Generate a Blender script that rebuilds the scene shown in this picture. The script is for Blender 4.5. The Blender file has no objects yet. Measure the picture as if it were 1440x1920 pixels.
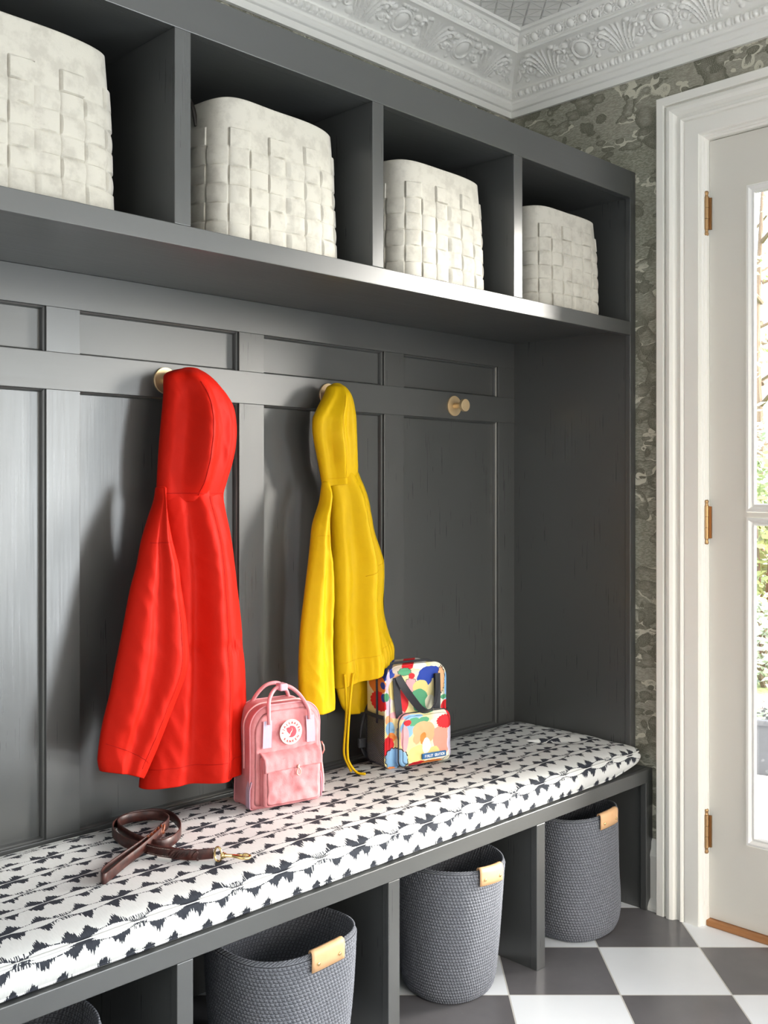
import bpy, bmesh, math, random
from mathutils import Vector, Matrix, noise as mnoise
random.seed(7)
sc = bpy.context.scene
COL = sc.collection
PI = math.pi
R2 = math.sqrt(2)

# ------------------------------------------------------------------ camera numbers
F, CX, HY, CZ = 1917.0, 720.0, 917.6, 1.40      # focal length in px, centre column, horizon row, eye height
def kx(px):                                       # X/Y of a column
    t = (px-CX)/F
    return (1+t)/(1-t)
def zz(py, X, Y):                                 # height seen at row py for a point above (X, Y)
    return CZ-(py-HY)*((X+Y)/R2)/F

# ------------------------------------------------------------------ node helpers
class S:
    """a socket of a node tree with arithmetic"""
    def __init__(s, nt, k): s.nt, s.k = nt, k
    def m(s, op, b=None, c=None, clamp=False):
        n = s.nt.nodes.new('ShaderNodeMath'); n.operation = op; n.use_clamp = clamp
        for i, v in enumerate((s, b, c)):
            if v is None: continue
            if isinstance(v, S): s.nt.links.new(v.k, n.inputs[i])
            else: n.inputs[i].default_value = v
        return S(s.nt, n.outputs[0])
    def __add__(s, o): return s.m('ADD', o)
    def __sub__(s, o): return s.m('SUBTRACT', o)
    def __mul__(s, o): return s.m('MULTIPLY', o)
    def __truediv__(s, o): return s.m('DIVIDE', o)
    def gt(s, o): return s.m('GREATER_THAN', o)
    def lt(s, o): return s.m('LESS_THAN', o)
    def abs(s): return s.m('ABSOLUTE')
    def fract(s): return s.m('FRACT')
    def floor(s): return s.m('FLOOR')
    def sin(s): return s.m('SINE')
    def mx(s, o): return s.m('MAXIMUM', o)
    def mn(s, o): return s.m('MINIMUM', o)
    def step(s, lo, hi):                          # smooth step
        n = s.nt.nodes.new('ShaderNodeMapRange'); n.interpolation_type = 'SMOOTHSTEP'
        s.nt.links.new(s.k, n.inputs[0])
        for i, v in ((1, lo), (2, hi)):
            if isinstance(v, S): s.nt.links.new(v.k, n.inputs[i])
            else: n.inputs[i].default_value = v
        return S(s.nt, n.outputs[0])

class Mat:
    def __init__(s, name, rough=0.5, color=(.8, .8, .8), spec=0.5, metal=0.0):
        s.mat = bpy.data.materials.new(name); s.mat.use_nodes = True
        s.nt = s.mat.node_tree; s.b = s.nt.nodes['Principled BSDF']
        s.b.inputs['Base Color'].default_value = (*color, 1)
        s.b.inputs['Roughness'].default_value = rough
        s.b.inputs['Specular IOR Level'].default_value = spec
        s.b.inputs['Metallic'].default_value = metal
    def coord(s, kind='Object'):
        n = s.nt.nodes.new('ShaderNodeTexCoord'); return S(s.nt, n.outputs[kind])
    def xyz(s, v):
        n = s.nt.nodes.new('ShaderNodeSeparateXYZ'); s.nt.links.new(v.k, n.inputs[0])
        return [S(s.nt, o) for o in n.outputs]
    def vec(s, *a):
        n = s.nt.nodes.new('ShaderNodeCombineXYZ')
        for i, v in enumerate(a):
            if isinstance(v, S): s.nt.links.new(v.k, n.inputs[i])
            else: n.inputs[i].default_value = v
        return S(s.nt, n.outputs[0])
    def noise(s, v, scale, detail=2, rough=.5, dist=0):
        n = s.nt.nodes.new('ShaderNodeTexNoise'); s.nt.links.new(v.k, n.inputs['Vector'])
        n.inputs['Scale'].default_value = scale; n.inputs['Detail'].default_value = detail
        n.inputs['Roughness'].default_value = rough; n.inputs['Distortion'].default_value = dist
        return S(s.nt, n.outputs[0])
    def voro(s, v, scale, smooth=False, out=0, feature=None):
        n = s.nt.nodes.new('ShaderNodeTexVoronoi'); s.nt.links.new(v.k, n.inputs['Vector'])
        if feature: n.feature = feature
        n.inputs['Scale'].default_value = scale
        return S(s.nt, n.outputs[out])
    def mix(s, f, a, b):
        n = s.nt.nodes.new('ShaderNodeMix'); n.data_type = 'RGBA'
        if isinstance(f, S): s.nt.links.new(f.k, n.inputs[0])
        else: n.inputs[0].default_value = f
        for i, v in ((6, a), (7, b)):
            if isinstance(v, S): s.nt.links.new(v.k, n.inputs[i])
            else: n.inputs[i].default_value = (*v, 1)
        return S(s.nt, n.outputs[2])
    def color(s, c): s.nt.links.new(c.k, s.b.inputs['Base Color'])
    def rough(s, c): s.nt.links.new(c.k, s.b.inputs['Roughness'])
    def bump(s, h, strength=.3, dist=.001):
        n = s.nt.nodes.new('ShaderNodeBump'); s.nt.links.new(h.k, n.inputs['Height'])
        n.inputs['Strength'].default_value = strength; n.inputs['Distance'].default_value = dist
        s.nt.links.new(n.outputs[0], s.b.inputs['Normal'])
    def scale(s, v, a, b, c):
        x, y, z = s.xyz(v); return s.vec(x*a, y*b, z*c)

# ------------------------------------------------------------------ object helpers
def link(name, me, mat=None, parent=None, smooth=False, bevel=0):
    o = bpy.data.objects.new(name, me); COL.objects.link(o)
    if mat is not None:
        me.materials.append(mat.mat if isinstance(mat, Mat) else mat)
    if parent is not None: o.parent = parent
    if smooth:
        me.polygons.foreach_set('use_smooth', [True]*len(me.polygons))
    if bevel:
        m = o.modifiers.new('bevel', 'BEVEL'); m.width = bevel; m.segments = 2; m.limit_method = 'ANGLE'
        m.angle_limit = math.radians(40)
    return o
def tag(o, label=None, cat=None, group=None, kind=None):
    if label: o['label'] = label
    if cat: o['category'] = cat
    if group: o['group'] = group
    if kind: o['kind'] = kind
    return o
def empty(name, loc=(0, 0, 0), rz=0, label=None, cat=None, group=None, kind=None):
    o = bpy.data.objects.new(name, None); COL.objects.link(o)
    o.location = loc; o.rotation_euler = (0, 0, rz); o.empty_display_size = .05
    return tag(o, label, cat, group, kind)
def copy_tree(o, parent=None):
    c = o.copy(); COL.objects.link(c); c.parent = parent
    for ch in [x for x in bpy.data.objects if x.parent == o]: copy_tree(ch, c)
    return c
class MB:
    def __init__(s): s.v, s.f = [], []
    def box(s, x0, x1, y0, y1, z0, z1):
        n = len(s.v)
        s.v += [(x, y, z) for z in (z0, z1) for y in (y0, y1) for x in (x0, x1)]
        s.f += [tuple(n+i for i in q) for q in ((0, 2, 3, 1), (4, 5, 7, 6), (0, 1, 5, 4), (2, 6, 7, 3), (0, 4, 6, 2), (1, 3, 7, 5))]
        return s
    def grid(s, rows, close_u=False, close_v=False, cap0=False, cap1=False, flip=False):
        n = len(s.v); R = len(rows); C = len(rows[0])
        for r in rows: s.v += [tuple(p) for p in r]
        for i in range(R if close_v else R-1):
            for j in range(C if close_u else C-1):
                a, b = n+i*C+j, n+i*C+(j+1) % C
                c, d = n+((i+1) % R)*C+(j+1) % C, n+((i+1) % R)*C+j
                s.f.append((a, d, c, b) if flip else (a, b, c, d))
        if cap0: s.f.append(tuple(n+j for j in range(C))[::(1 if flip else -1)])
        if cap1: s.f.append(tuple(n+(R-1)*C+j for j in range(C))[::(-1 if flip else 1)])
        return s
    def tube(s, pts, r, n=10, closed=False, caps=True, flat=1.0, up=None):
        pts = [Vector(p) for p in pts]; rows = []; L = len(pts)
        ref = Vector(up) if up else None
        for i, p in enumerate(pts):
            if closed: t = pts[(i+1) % L]-pts[i-1]
            else: t = pts[min(i+1, L-1)]-pts[max(i-1, 0)]
            t.normalize()
            if ref is None: ref = Vector((0, 0, 1)) if abs(t.z) < .9 else Vector((1, 0, 0))
            a = t.cross(ref)
            if a.length < 1e-6: a = t.orthogonal()
            a.normalize(); b = a.cross(t)
            if not up: ref = b
            rr = r[i] if isinstance(r, (list, tuple)) else r
            rows.append([p+a*math.cos(2*PI*k/n)*rr*flat+b*math.sin(2*PI*k/n)*rr for k in range(n)])
        return s.grid(rows, close_u=True, close_v=closed, cap0=caps and not closed, cap1=caps and not closed, flip=True)
    def lathe(s, prof, M=None, n=32):
        rows = [[(M @ Vector((r*math.cos(2*PI*k/n), r*math.sin(2*PI*k/n), z))) if M else (r*math.cos(2*PI*k/n), r*math.sin(2*PI*k/n), z) for k in range(n)] for r, z in prof]
        return s.grid(rows, close_u=True, cap0=True, cap1=True)
    def ribbon(s, pts, wdir, width, thick):          # strap standing along wdir
        pts = [Vector(p) for p in pts]; rows = []; L = len(pts)
        for i, p in enumerate(pts):
            t = (pts[min(i+1, L-1)]-pts[max(i-1, 0)]).normalized()
            w = (wdir[i] if isinstance(wdir, list) else Vector(wdir)).normalized()
            nn = t.cross(w).normalized(); h = width/2; q = thick/2; e = q*.6
            rows.append([p+w*a+nn*b for a, b in ((-h+e, -q), (h-e, -q), (h, -q+e), (h, q-e), (h-e, q), (-h+e, q), (-h, q-e), (-h, -q+e))])
        return s.grid(rows, close_u=True, cap0=True, cap1=True)
    def mesh(s, name):
        me = bpy.data.meshes.new(name); me.from_pydata(s.v, [], s.f); me.update()
        return me
    def out(s, name, mat, parent=None, smooth=False, bevel=0, fix=True):
        me = s.mesh(name)
        if fix:
            bm = bmesh.new(); bm.from_mesh(me); bmesh.ops.recalc_face_normals(bm, faces=bm.faces); bm.to_mesh(me); bm.free()
        return link(name, me, mat, parent, smooth, bevel)
def box(name, mat, parent, x0, x1, y0, y1, z0, z1, bevel=.0015):
    return MB().box(x0, x1, y0, y1, z0, z1).out(name, mat, parent, bevel=bevel)
def smoothsharp(o, ang=40):
    m = o.data
    m.polygons.foreach_set('use_smooth', [True]*len(m.polygons))
    m.set_sharp_from_angle(angle=math.radians(ang)) if hasattr(m, 'set_sharp_from_angle') else None
    return o
def interp(tab, x):                                  # smooth interpolation in a table [(x, v...)]
    if x <= tab[0][0]: return tab[0][1]
    if x >= tab[-1][0]: return tab[-1][1]
    n = len(tab)
    for i in range(n-1):
        if x <= tab[i+1][0]:
            x0, v0 = tab[i][:2]; x1, v1 = tab[i+1][:2]
            m0 = (v1-tab[i-1][1])/(x1-tab[i-1][0]) if i > 0 else (v1-v0)/(x1-x0)
            m1 = (tab[i+2][1]-v0)/(tab[i+2][0]-x0) if i+2 < n else (v1-v0)/(x1-x0)
            h = x1-x0; t = (x-x0)/h
            return (2*t**3-3*t*t+1)*v0+(t**3-2*t*t+t)*h*m0+(-2*t**3+3*t*t)*v1+(t**3-t*t)*h*m1
def spline(pts, n=8, closed=False):
    pts = [Vector(p) for p in pts]; out = []; L = len(pts)
    for i in range(L if closed else L-1):
        g = lambda k: pts[k % L] if closed else pts[max(0, min(L-1, k))]
        p0, p1, p2, p3 = g(i-1), g(i), g(i+1), g(i+2)
        for k in range(n):
            t = k/n
            out.append(.5*((2*p1)+(p2-p0)*t+(2*p0-5*p1+4*p2-p3)*t*t+(3*p1-p0-3*p2+p3)*t**3))
    if not closed: out.append(pts[-1])
    return out
def sstep(a, b, x):
    t = max(0, min(1, (x-a)/(b-a))); return t*t*(3-2*t)

# ------------------------------------------------------------------ materials
# charcoal satin paint with faint brush strokes
def paint(name, color, rough, axis):
    m = Mat(name, rough, color, 1.0)
    v = m.coord('Object')
    sc_ = {'z': (260, 260, 6), 'x': (5, 260, 260), 'n': (40, 40, 40)}[axis]
    n = m.noise(m.scale(v, *sc_), 1, 3)
    big = m.noise(v, 6, 2)
    m.bump(n, .12, .0005)
    m.rough((n-.5)*.12+big*.06+(rough-.03))
    return m
CHAR = (.060, .063, .063)
M_char_v = paint('charcoal_paint_upright', CHAR, .30, 'z')
M_char_h = paint('charcoal_paint_level', CHAR, .37, 'x')
M_char = paint('charcoal_paint', CHAR, .34, 'n')
M_white = Mat('white_gloss_trim', .32, (.84, .83, .79))
M_door = Mat('door_paint', .38, (.66, .645, .60)); M_door.bump(M_door.noise(M_door.scale(M_door.coord(), 200, 200, 8), 1, 2), .06, .0006)
M_tin = Mat('painted_tin', .30, (.86, .855, .83)); M_tin.bump(M_tin.noise(M_tin.coord(), 35, 3), .10, .0015)
M_wall = Mat('plain_wall_paint', .6, (.42, .42, .39))
M_brass = Mat('brushed_brass', .46, (.86, .66, .40), metal=.85)
M_oldbrass = Mat('aged_brass', .34, (.42, .26, .13), metal=1.0)
M_oldbrass.bump(M_oldbrass.noise(M_oldbrass.coord(), 300, 2), .2, .0005)

# ceiling tin field: diagonal lattice of raised ribs
M_field = Mat('tin_ceiling_field', .34, (.82, .815, .80))
x, y, z = M_field.xyz(M_field.coord())
def rib(a, per, w): return ((a/per).fract()-.5).abs().step(.5-w, .5)
h = rib(x+y, .0762, .07).mx(rib(x-y, .0762, .07)).mx(rib(x, .0762, .035)*.5).mx(rib(y, .0762, .035)*.5)
M_field.bump(h, .9, .006)

# checkered floor tiles laid at 45 degrees
M_floor = Mat('checker_tiles', .3)
x, y, z = M_floor.xyz(M_floor.coord())
d = (x+y)*(1/R2); r = (x-y)*(1/R2)
ti = (r-.6551)/.309; tj = (d-2.8306)/.2955
par = ((ti.floor()+tj.floor())*.5).fract().gt(.25)
v3 = M_floor.vec(x, y, z)
cellv = M_floor.vec(ti.floor(), tj.floor(), 0)
wn = M_floor.noise(cellv, 3.7, 0)
cl = M_floor.noise(v3, 7, 4, .5)
dk = M_floor.mix(cl.step(.25, .8), (.118, .113, .121), (.148, .142, .153))
dk = M_floor.mix(wn*.5, dk, (.12, .115, .12))
sp = M_floor.noise(v3, 90, 5, .7).step(.62, .75)
dk = M_floor.mix(sp*cl.step(.45, .7)*.5, dk, (.33, .33, .34))
lt = M_floor.mix(cl.step(.3, .7), (.77, .80, .84), (.79, .82, .86))
c = M_floor.mix(par, lt, dk)
gr = ((ti.fract()-.5).abs().gt(.4935)).mx((tj.fract()-.5).abs().gt(.4935))
c = M_floor.mix(gr, c, (.50, .49, .47))
M_floor.color(c); M_floor.rough(gr*.4+.26)
M_floor.bump(gr*-1.0, .5, .0012)

# engraved cloud wallpaper
M_paper = Mat('cloud_wallpaper', .75, spec=.25)
x, y, z = M_paper.xyz(M_paper.coord())
p = M_paper.vec(x, y, z)
wx = M_paper.noise(p, 5, 3)-.5
pw = M_paper.vec(x+wx*.10, y+wx*.12, z*1.25+wx*.10)
grain = M_paper.noise(M_paper.vec(x*300, y*300, z*620), 1, 2, .6)
fine = M_paper.noise(M_paper.vec(x*90, y*90, z*420), 1, 3, .6)
hatch = ((z+M_paper.noise(p, 8, 2)*.03)*2300).sin()*.5+.5
base = M_paper.mix(M_paper.noise(p, 2.4, 3).step(.35, .65), (.235, .24, .188), (.33, .312, .262))
base = M_paper.mix(fine.step(.42, .60)*.65, base, (.50, .485, .41))
base = M_paper.mix(hatch*.25, base, (.13, .13, .10))
c = base
shade = M_paper.mix(grain.step(.50, .62)*.55, (.135, .132, .102), (.44, .43, .355))
for sc_, thr, amp, off, st_ in ((7.5, .52, .15, 5.3, 2.0), (3.6, .52, .20, 0, 1.1), (5.0, .54, .20, 11.1, 1.4)):
    q = M_paper.vec(x+wx*.12+off, y+wx*.14+off, z*st_+wx*.08)
    fld = M_paper.noise(q, sc_, 1, .4)-(M_paper.voro(q, sc_*3.6)-.35)*amp+(M_paper.noise(q, 40, 2)-.5)*.03
    ins = fld.step(thr, thr+.006)
    side = M_paper.noise(M_paper.vec(x+off, y+off, z*1.5+.06), sc_, 1, .4)-M_paper.noise(M_paper.vec(x+off, y+off, z*1.5-.02), sc_, 1, .4)
    wdt = side.step(.0, .14)*.085-.006
    dep = fld-thr
    c = M_paper.mix(ins*(dep*-9.0+1.15).mx(0).mn(1), c, shade)
    c = M_paper.mix(ins*dep.lt(wdt)*(grain*.7+dep*-3.0).gt(.15), c, (.60, .585, .49))
M_paper.color(c)

# black and white ikat cushion fabric, driven by the cloth's own UV in metres
def ikat(name):
    m = Mat(name, .85, spec=.25)
    u, v, w = m.xyz(m.coord('UV'))
    V, U = .078, .245
    v = v-.004; j = (v/V+.5).floor(); dv = v-j*V
    par = (j*.5).fract()*2.0
    uu = u+par*(U/2)+(m.noise(m.vec(u*3, v*3, 0), 2, 1)-.5)*.01
    c = ((uu/U).fract()-.5).abs()*U
    side = dv.gt(0)
    spike = m.noise(m.vec(u*330, j*3.1+side*1.7, 0), 1, 1, .6)
    soft = m.noise(m.vec(u*60, v*60, 3), 1, 1)
    h1 = ((c-.020).abs()/.028*-1.0+1.0)*.029
    h2 = ((c-.080).abs()/.031*-1.0+1.0)*.032
    h = h1.mx(h2).mx(.002)
    H = h+(spike-.5)*.030+(soft-.5)*.004
    lens = (((c-.066).abs()/.056).m('POWER', 2)*-1.0+1.0)*.0105
    lens = lens.mx(.0011)
    a = dv.abs()
    dark = a.gt(lens)*a.lt(H)
    gap = c.gt(.106)
    streak = m.noise(m.vec(u*420, v*40, 1), 1, 0).gt(.5)
    dark2 = gap*a.lt(.012)*a.gt(.002)*streak
    cut = m.noise(m.vec(u*330, v*25, 7), 1, 0).gt(.60)*(c-.098).abs().lt(.010)
    dash = m.noise(m.vec(u*380, j*5.0, 2), 1, 0).gt(.47)
    line = (a-lens.mx(.0030)).abs().lt(.0011)*dash
    dark = (dark*(cut*-1.0+1.0)).mx(dark2).mx(line)
    weave = ((u*3600).sin()*(v*3600).sin())*.5+.5
    tone = m.noise(m.vec(u*300, v*60, 0), 1, 1)
    lt = m.mix(tone, (.60, .61, .605), (.70, .71, .71))
    dkc = m.mix(tone, (.018, .021, .030), (.045, .050, .064))
    m.color(m.mix(dark, lt, dkc))
    m.bump(weave, .12, .0004)
    return m
M_ikat = ikat('ikat_fabric')

# ------------------------------------------------------------------ the room shell
XW, YW = 3.06, 2.385          # right (door) wall plane and back wall plane
ZC = 3.02
fl = box('floor', M_floor, None, -1.7, 3.25, -2.4, 2.6, -.06, 0, bevel=0); tag(fl, kind='structure')
tag(box('wall_back', M_paper, None, -1.7, 3.25, YW, YW+.12, 0, 3.15, 0), kind='structure')
wr = MB()
wr.box(XW, XW+.16, 1.598, 2.385, 0, 3.15).box(XW, XW+.16, .675, 1.598, 2.538, 3.15).box(XW, XW+.16, -2.4, .675, 0, 3.15)
tag(wr.out('wall_right', M_paper), kind='structure')
tag(box('wall_left', M_wall, None, -1.82, -1.7, -2.4, 2.5, 0, 3.15, 0), kind='structure')
wf = MB()
wf.box(-1.7, .3, -2.52, -2.4, 0, 3.15).box(.3, 2.7, -2.52, -2.4, 0, .75).box(.3, 2.7, -2.52, -2.4, 2.5, 3.15).box(2.7, 3.22, -2.52, -2.4, 0, 3.15)
tag(wf.out('wall_front', M_wall), kind='structure')
fw = MB()
for a in (.3, 1.06, 1.86, 2.62): fw.box(a, a+.08, -2.47, -2.41, .75, 2.5)
fw.box(.3, 2.7, -2.47, -2.41, .75, .83).box(.3, 2.7, -2.47, -2.41, 2.42, 2.5).box(.3, 2.7, -2.46, -2.42, 1.6, 1.64)
tag(fw.out('window_1', M_white), kind='structure')
ce = MB(); ce.box(-1.82, 3.22, -2.52, 2.505, ZC, ZC+.12)
tag(ce.out('ceiling', M_field), kind='structure')

# ---- pressed tin crown: profile (distance from wall, height), then relief pressed into it
CR = [(0, 2.790), (.012, 2.790), (.013, 2.812), (.020, 2.816), (.022, 2.832), (.016, 2.842), (.018, 2.850), (.024, 2.853),
      (.026, 2.878), (.020, 2.884), (.022, 2.889), (.034, 2.899), (.050, 2.912), (.068, 2.926), (.088, 2.939), (.110, 2.950), (.132, 2.957),
      (.140, 2.958), (.143, 2.964), (.140, 2.969), (.143, 2.973), (.163, 3.000), (.167, 3.000), (.174, 3.008), (.186, 3.010), (.188, 3.021)]
def crown_profile():
    out = []
    for i in range(len(CR)-1):
        (a, b), (c2, d2) = CR[i], CR[i+1]
        L = math.hypot(c2-a, d2-b); n = max(1, int(L/.0022))
        for k in range(n): out.append((a+(c2-a)*k/n, b+(d2-b)*k/n))
    out.append(CR[-1]); return out
PRF = crown_profile()
def ring_(dx, dy, r, w, h): 
    q = (math.hypot(dx, dy)-r)/w
    return h*max(0, 1-q*q) if abs(q) < 1 else 0
def dome(dx, dy, rx, ry, h):
    q = (dx/rx)**2+(dy/ry)**2
    return h*math.sqrt(1-q) if q < 1 else 0
def arc(dx, dy, x0, y0, r, a0, a1, w, h):
    x, y = dx-x0, dy-y0; a = math.atan2(y, x) % (2*PI)
    A0, A1 = a0 % (2*PI), a1 % (2*PI)
    ok = (A0 <= a <= A1) if A0 <= A1 else (a >= A0 or a <= A1)
    return ring_(x, y, r, w, h) if ok else 0
def relief(l, z, s, sec):
    """l along the wall from the corner, sec = distance up the cove face"""
    if 2.853 <= z <= 2.879:                                  # bead and reel row
        p = (l % .030)-.015
        return max(dome(p+.006, z-2.866, .0098, .0128, .0115), dome(p-.0085, z-2.866, .0038, .012, .008))
    if 2.974 <= z <= 3.000 and s > .14:                      # egg row
        p = (l % .050)-.025; q = (s-.153)*1.6
        return max(dome(p, q, .014, .014, .010), ring_(p, q, .0185, .003, .005), .004 if abs(abs(p)-.0225) < .0015 and abs(q) < .014 else 0)
    if 2.890 <= z <= 2.957 and s > .021:                     # cove with medallions and scrolls
        y = sec-.069
        p = ((l-.365+.1525) % .305)-.1525; h = 0
        h = max(h, dome(p, y, .026, .030, .010), ring_(p, y, .034, .006, .007), ring_(p, y, .043, .0035, .003))
        a = abs(p)
        # ribbon leaves beside the medallion
        h = max(h, dome(a-.050, y+.012, .010, .030, .006)*(.7+.3*math.sin(y*420)), dome(a-.056, y-.030, .014, .010, .007), dome(a-.018, y-.050, .022, .007, .006)*(.6+.4*math.sin(a*500)))
        h = max(h, dome(a-.046, y+.046, .008, .007, .005))
        # scrolls
        h = max(h, arc(a, y, .086, .014, .020, .3, 3.6, .005, .007), dome(a-.084, y-.018, .011, .011, .008), arc(a, y, .080, -.012, .015, 2.6, 6.0, .0045, .006), dome(a-.078, y+.014, .007, .010, .006))
        # acanthus blades rising between the scrolls
        for k, (x0, w0) in enumerate(((.150, .0045), (.141, .0040), (.131, .0038), (.121, .0035))):
            t = (y+.062)/.12
            if 0 < t < 1:
                xc = x0-(.004+.010*k)*t*t*2.2
                h = max(h, .007*max(0, 1-((a-xc)/w0)**2)*math.sin(PI*min(1, t*1.05))**.5 if abs(a-xc) < w0 and t < .97 else 0)
        h = max(h, dome(a-.104, y-.046, .011, .009, .006), dome(a-.104, y+.040, .016, .012, .004))
        fade = sstep(0, .010, sec)*sstep(0, .008, .138-sec)
        return h*fade*1.25
    return 0
def crown(name, run, l1, vis):
    # face normals of the profile
    secs = []; acc = 0
    for i, (s_, z_) in enumerate(PRF):
        if i and s_ > .020 and z_ > 2.884 and z_ < 2.9585: acc += math.hypot(s_-PRF[i-1][0], z_-PRF[i-1][1])
        secs.append(acc)
    rows = []
    n = int((l1-.0)/.0034)
    for i, (s_, z_) in enumerate(PRF):
        a, b = PRF[max(0, i-1)], PRF[min(len(PRF)-1, i+1)]
        t = Vector((b[0]-a[0], b[1]-a[1])).normalized(); nx, nz = t.y, -t.x      # outward and down
        row = []
        for k in range(n+1):
            l = s_+(l1-s_)*k/n
            h = relief(l, z_, s_, secs[i]) if l > .02+s_ else 0
            S_, Z_ = s_+nx*h, z_+nz*h
            row.append((XW-l, YW-S_, Z_) if run == 'x' else (XW-S_, YW-l, Z_))
        rows.append(row)
    o = MB().grid(rows, flip=(run == 'x')).out(name, M_tin, None, smooth=True, fix=False)
    smoothsharp(o, 55)
    return tag(o, kind='structure')
crown('trim_1', 'x', 2.05, 0)
crown('trim_2', 'y', 1.75, 0)

# ---- door casing, jamb, threshold, baseboard
PROF = [(-.012, -.06), (-.012, .006), (-.007, .009), (-.006, .016), (-.001, .019), (0, .034), (.003, .036), (.048, .036), (.050, .031), (.053, .031), (.056, .038), (.062, .042),
        (.067, .040), (.069, .033), (.078, .032), (.081, .036), (.087, .046), (.097, .051), (.108, .049), (.114, .042), (.116, .036), (.118, .036), (.119, .045), (.122, .047),
        (.145, .047), (.148, .044), (.148, 0)]
def casing():
    y1, y0, zt = 1.600, .673, 2.5355
    rows = []
    for w, p_ in PROF:
        X = XW-p_
        rows.append([(X, y1+w, 0), (X, y1+w, zt+w), (X, y0-w, zt+w), (X, y0-w, 0)])
    o = MB().grid(rows).out('trim_3', M_white, None, smooth=True)
    smoothsharp(o, 28)
    return tag(o, kind='structure')
casing()
th = MB(); th.box(3.050, 3.20, .675, 1.590, 0, .020)
M_oak = Mat('threshold_oak', .45, (.32, .13, .045)); x, y, z = M_oak.xyz(M_oak.coord())
n = M_oak.noise(M_oak.vec(x*60, y*3, z*60), 1, 3); M_oak.color(M_oak.mix(n, (.20, .075, .025), (.48, .22, .08)))
tag(th.out('trim_4', M_oak, bevel=.004), kind='structure')
bb = MB(); prof = [(0, 0), (.034, 0), (.034, .010), (.026, .026), (.018, .034), (.016, .036), (.016, .165), (.019, .178), (.016, .190), (.011, .200), (.009, .222), (.004, .232), (0, .232)]
bb.grid([[(XW-a, 1.7465, b), (XW-a, 1.7865, b)] for a, b in prof], cap0=False)
n0 = len(bb.v)
bb.f.append(tuple(2*i for i in range(len(prof)))); bb.f.append(tuple(2*i+1 for i in range(len(prof)))[::-1])
o = bb.out('baseboard_right', M_white); smoothsharp(o, 25); tag(o, kind='structure')

# ---- door
door = empty('door_1', (3.07, 1.587, .022), kind='structure')
door['label'] = 'pale grey glazed exterior door with two tall panes and brass hinges'
def dbox(mb, y0, y1, z0, z1, x0=3.07, x1=3.112):
    mb.box(x0-3.07, x1-3.07, y0-1.587, y1-1.587, z0-.022, z1-.022)
lf = MB()
dbox(lf, 1.462, 1.587, .022, 2.520); dbox(lf, .687, .812, .022, 2.520)
dbox(lf, .812, 1.462, .022, .286); dbox(lf, .812, 1.462, 2.352, 2.520); dbox(lf, .812, 1.462, 1.312, 1.330)
lf.out('door_leaf', M_door, door, bevel=0)
M_glass = Mat('window_glass', 0, (1, 1, 1))
nt = M_glass.nt; nt.nodes.remove(M_glass.b)
tr = nt.nodes.new('ShaderNodeBsdfTransparent'); gl = nt.nodes.new('ShaderNodeBsdfGlossy'); gl.inputs['Roughness'].default_value = 0
lw = nt.nodes.new('ShaderNodeFresnel'); lw.inputs['IOR'].default_value = 1.45; mx_ = nt.nodes.new('ShaderNodeMixShader')
nt.links.new(lw.outputs[0], mx_.inputs[0]); nt.links.new(tr.outputs[0], mx_.inputs[1]); nt.links.new(gl.outputs[0], mx_.inputs[2])
nt.links.new(mx_.outputs[0], nt.nodes['Material Output'].inputs[0])
M_bead = Mat('glazing_bead_paint', .28, (.80, .80, .79))
for z0, z1 in ((1.330, 2.352), (.286, 1.312)):
    prof = [(0, -.002), (.002, -.006), (.008, -.007), (.013, -.001), (.016, .006), (.018, .006), (.020, .002), (.023, .002), (.026, .014)]   # inset, x
    rows = [[(x_, 1.462-w-1.587, z0+w-.022), (x_, .812+w-1.587, z0+w-.022), (x_, .812+w-1.587, z1-w-.022), (x_, 1.462-w-1.587, z1-w-.022)] for w, x_ in prof]
    b_ = MB().grid(rows, close_u=True).out('glazing_bead', M_bead, door); smoothsharp(b_, 30)
    pn = MB(); dbox(pn, .812, 1.462, z0, z1, 3.086, 3.090); pn.out('pane', M_glass, door)
def finial(z0, sgn):
    return [(.0001, z0), (.0090, z0+.0005*sgn), (.0080, z0+.004*sgn), (.0072, z0+.0065*sgn), (.0072, z0+.008*sgn), (.0075, z0+.011*sgn), (.0088, z0+.0155*sgn), (.0075, z0+.020*sgn), (.0035, z0+.023*sgn), (.0001, z0+.024*sgn)]
for zc in (2.287, 1.295, .302):
    hg = MB()
    M4 = Matrix.Translation((-.012, .006, zc-.022))
    hg.lathe([(.0001, -.052), (.0097, -.052), (.0097, -.018), (.0078, -.0175), (.0097, -.017), (.0097, .017), (.0078, .0175), (.0097, .018), (.0097, .052), (.0001, .052)], M4, 20)
    hg.box(-.006, .003, -.009, -.002, zc-.074, zc+.030-.002)
    h_ = hg.out('hinge', M_oldbrass, door); smoothsharp(h_, 40); h_['label'] = 'aged brass butt hinge with ball tips'
    for sg in (1, -1):
        f_ = MB().lathe([(a, b) for a, b in finial(sg*.0505, sg)], M4, 16).out('finial', M_oldbrass, h_, smooth=True)

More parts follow.
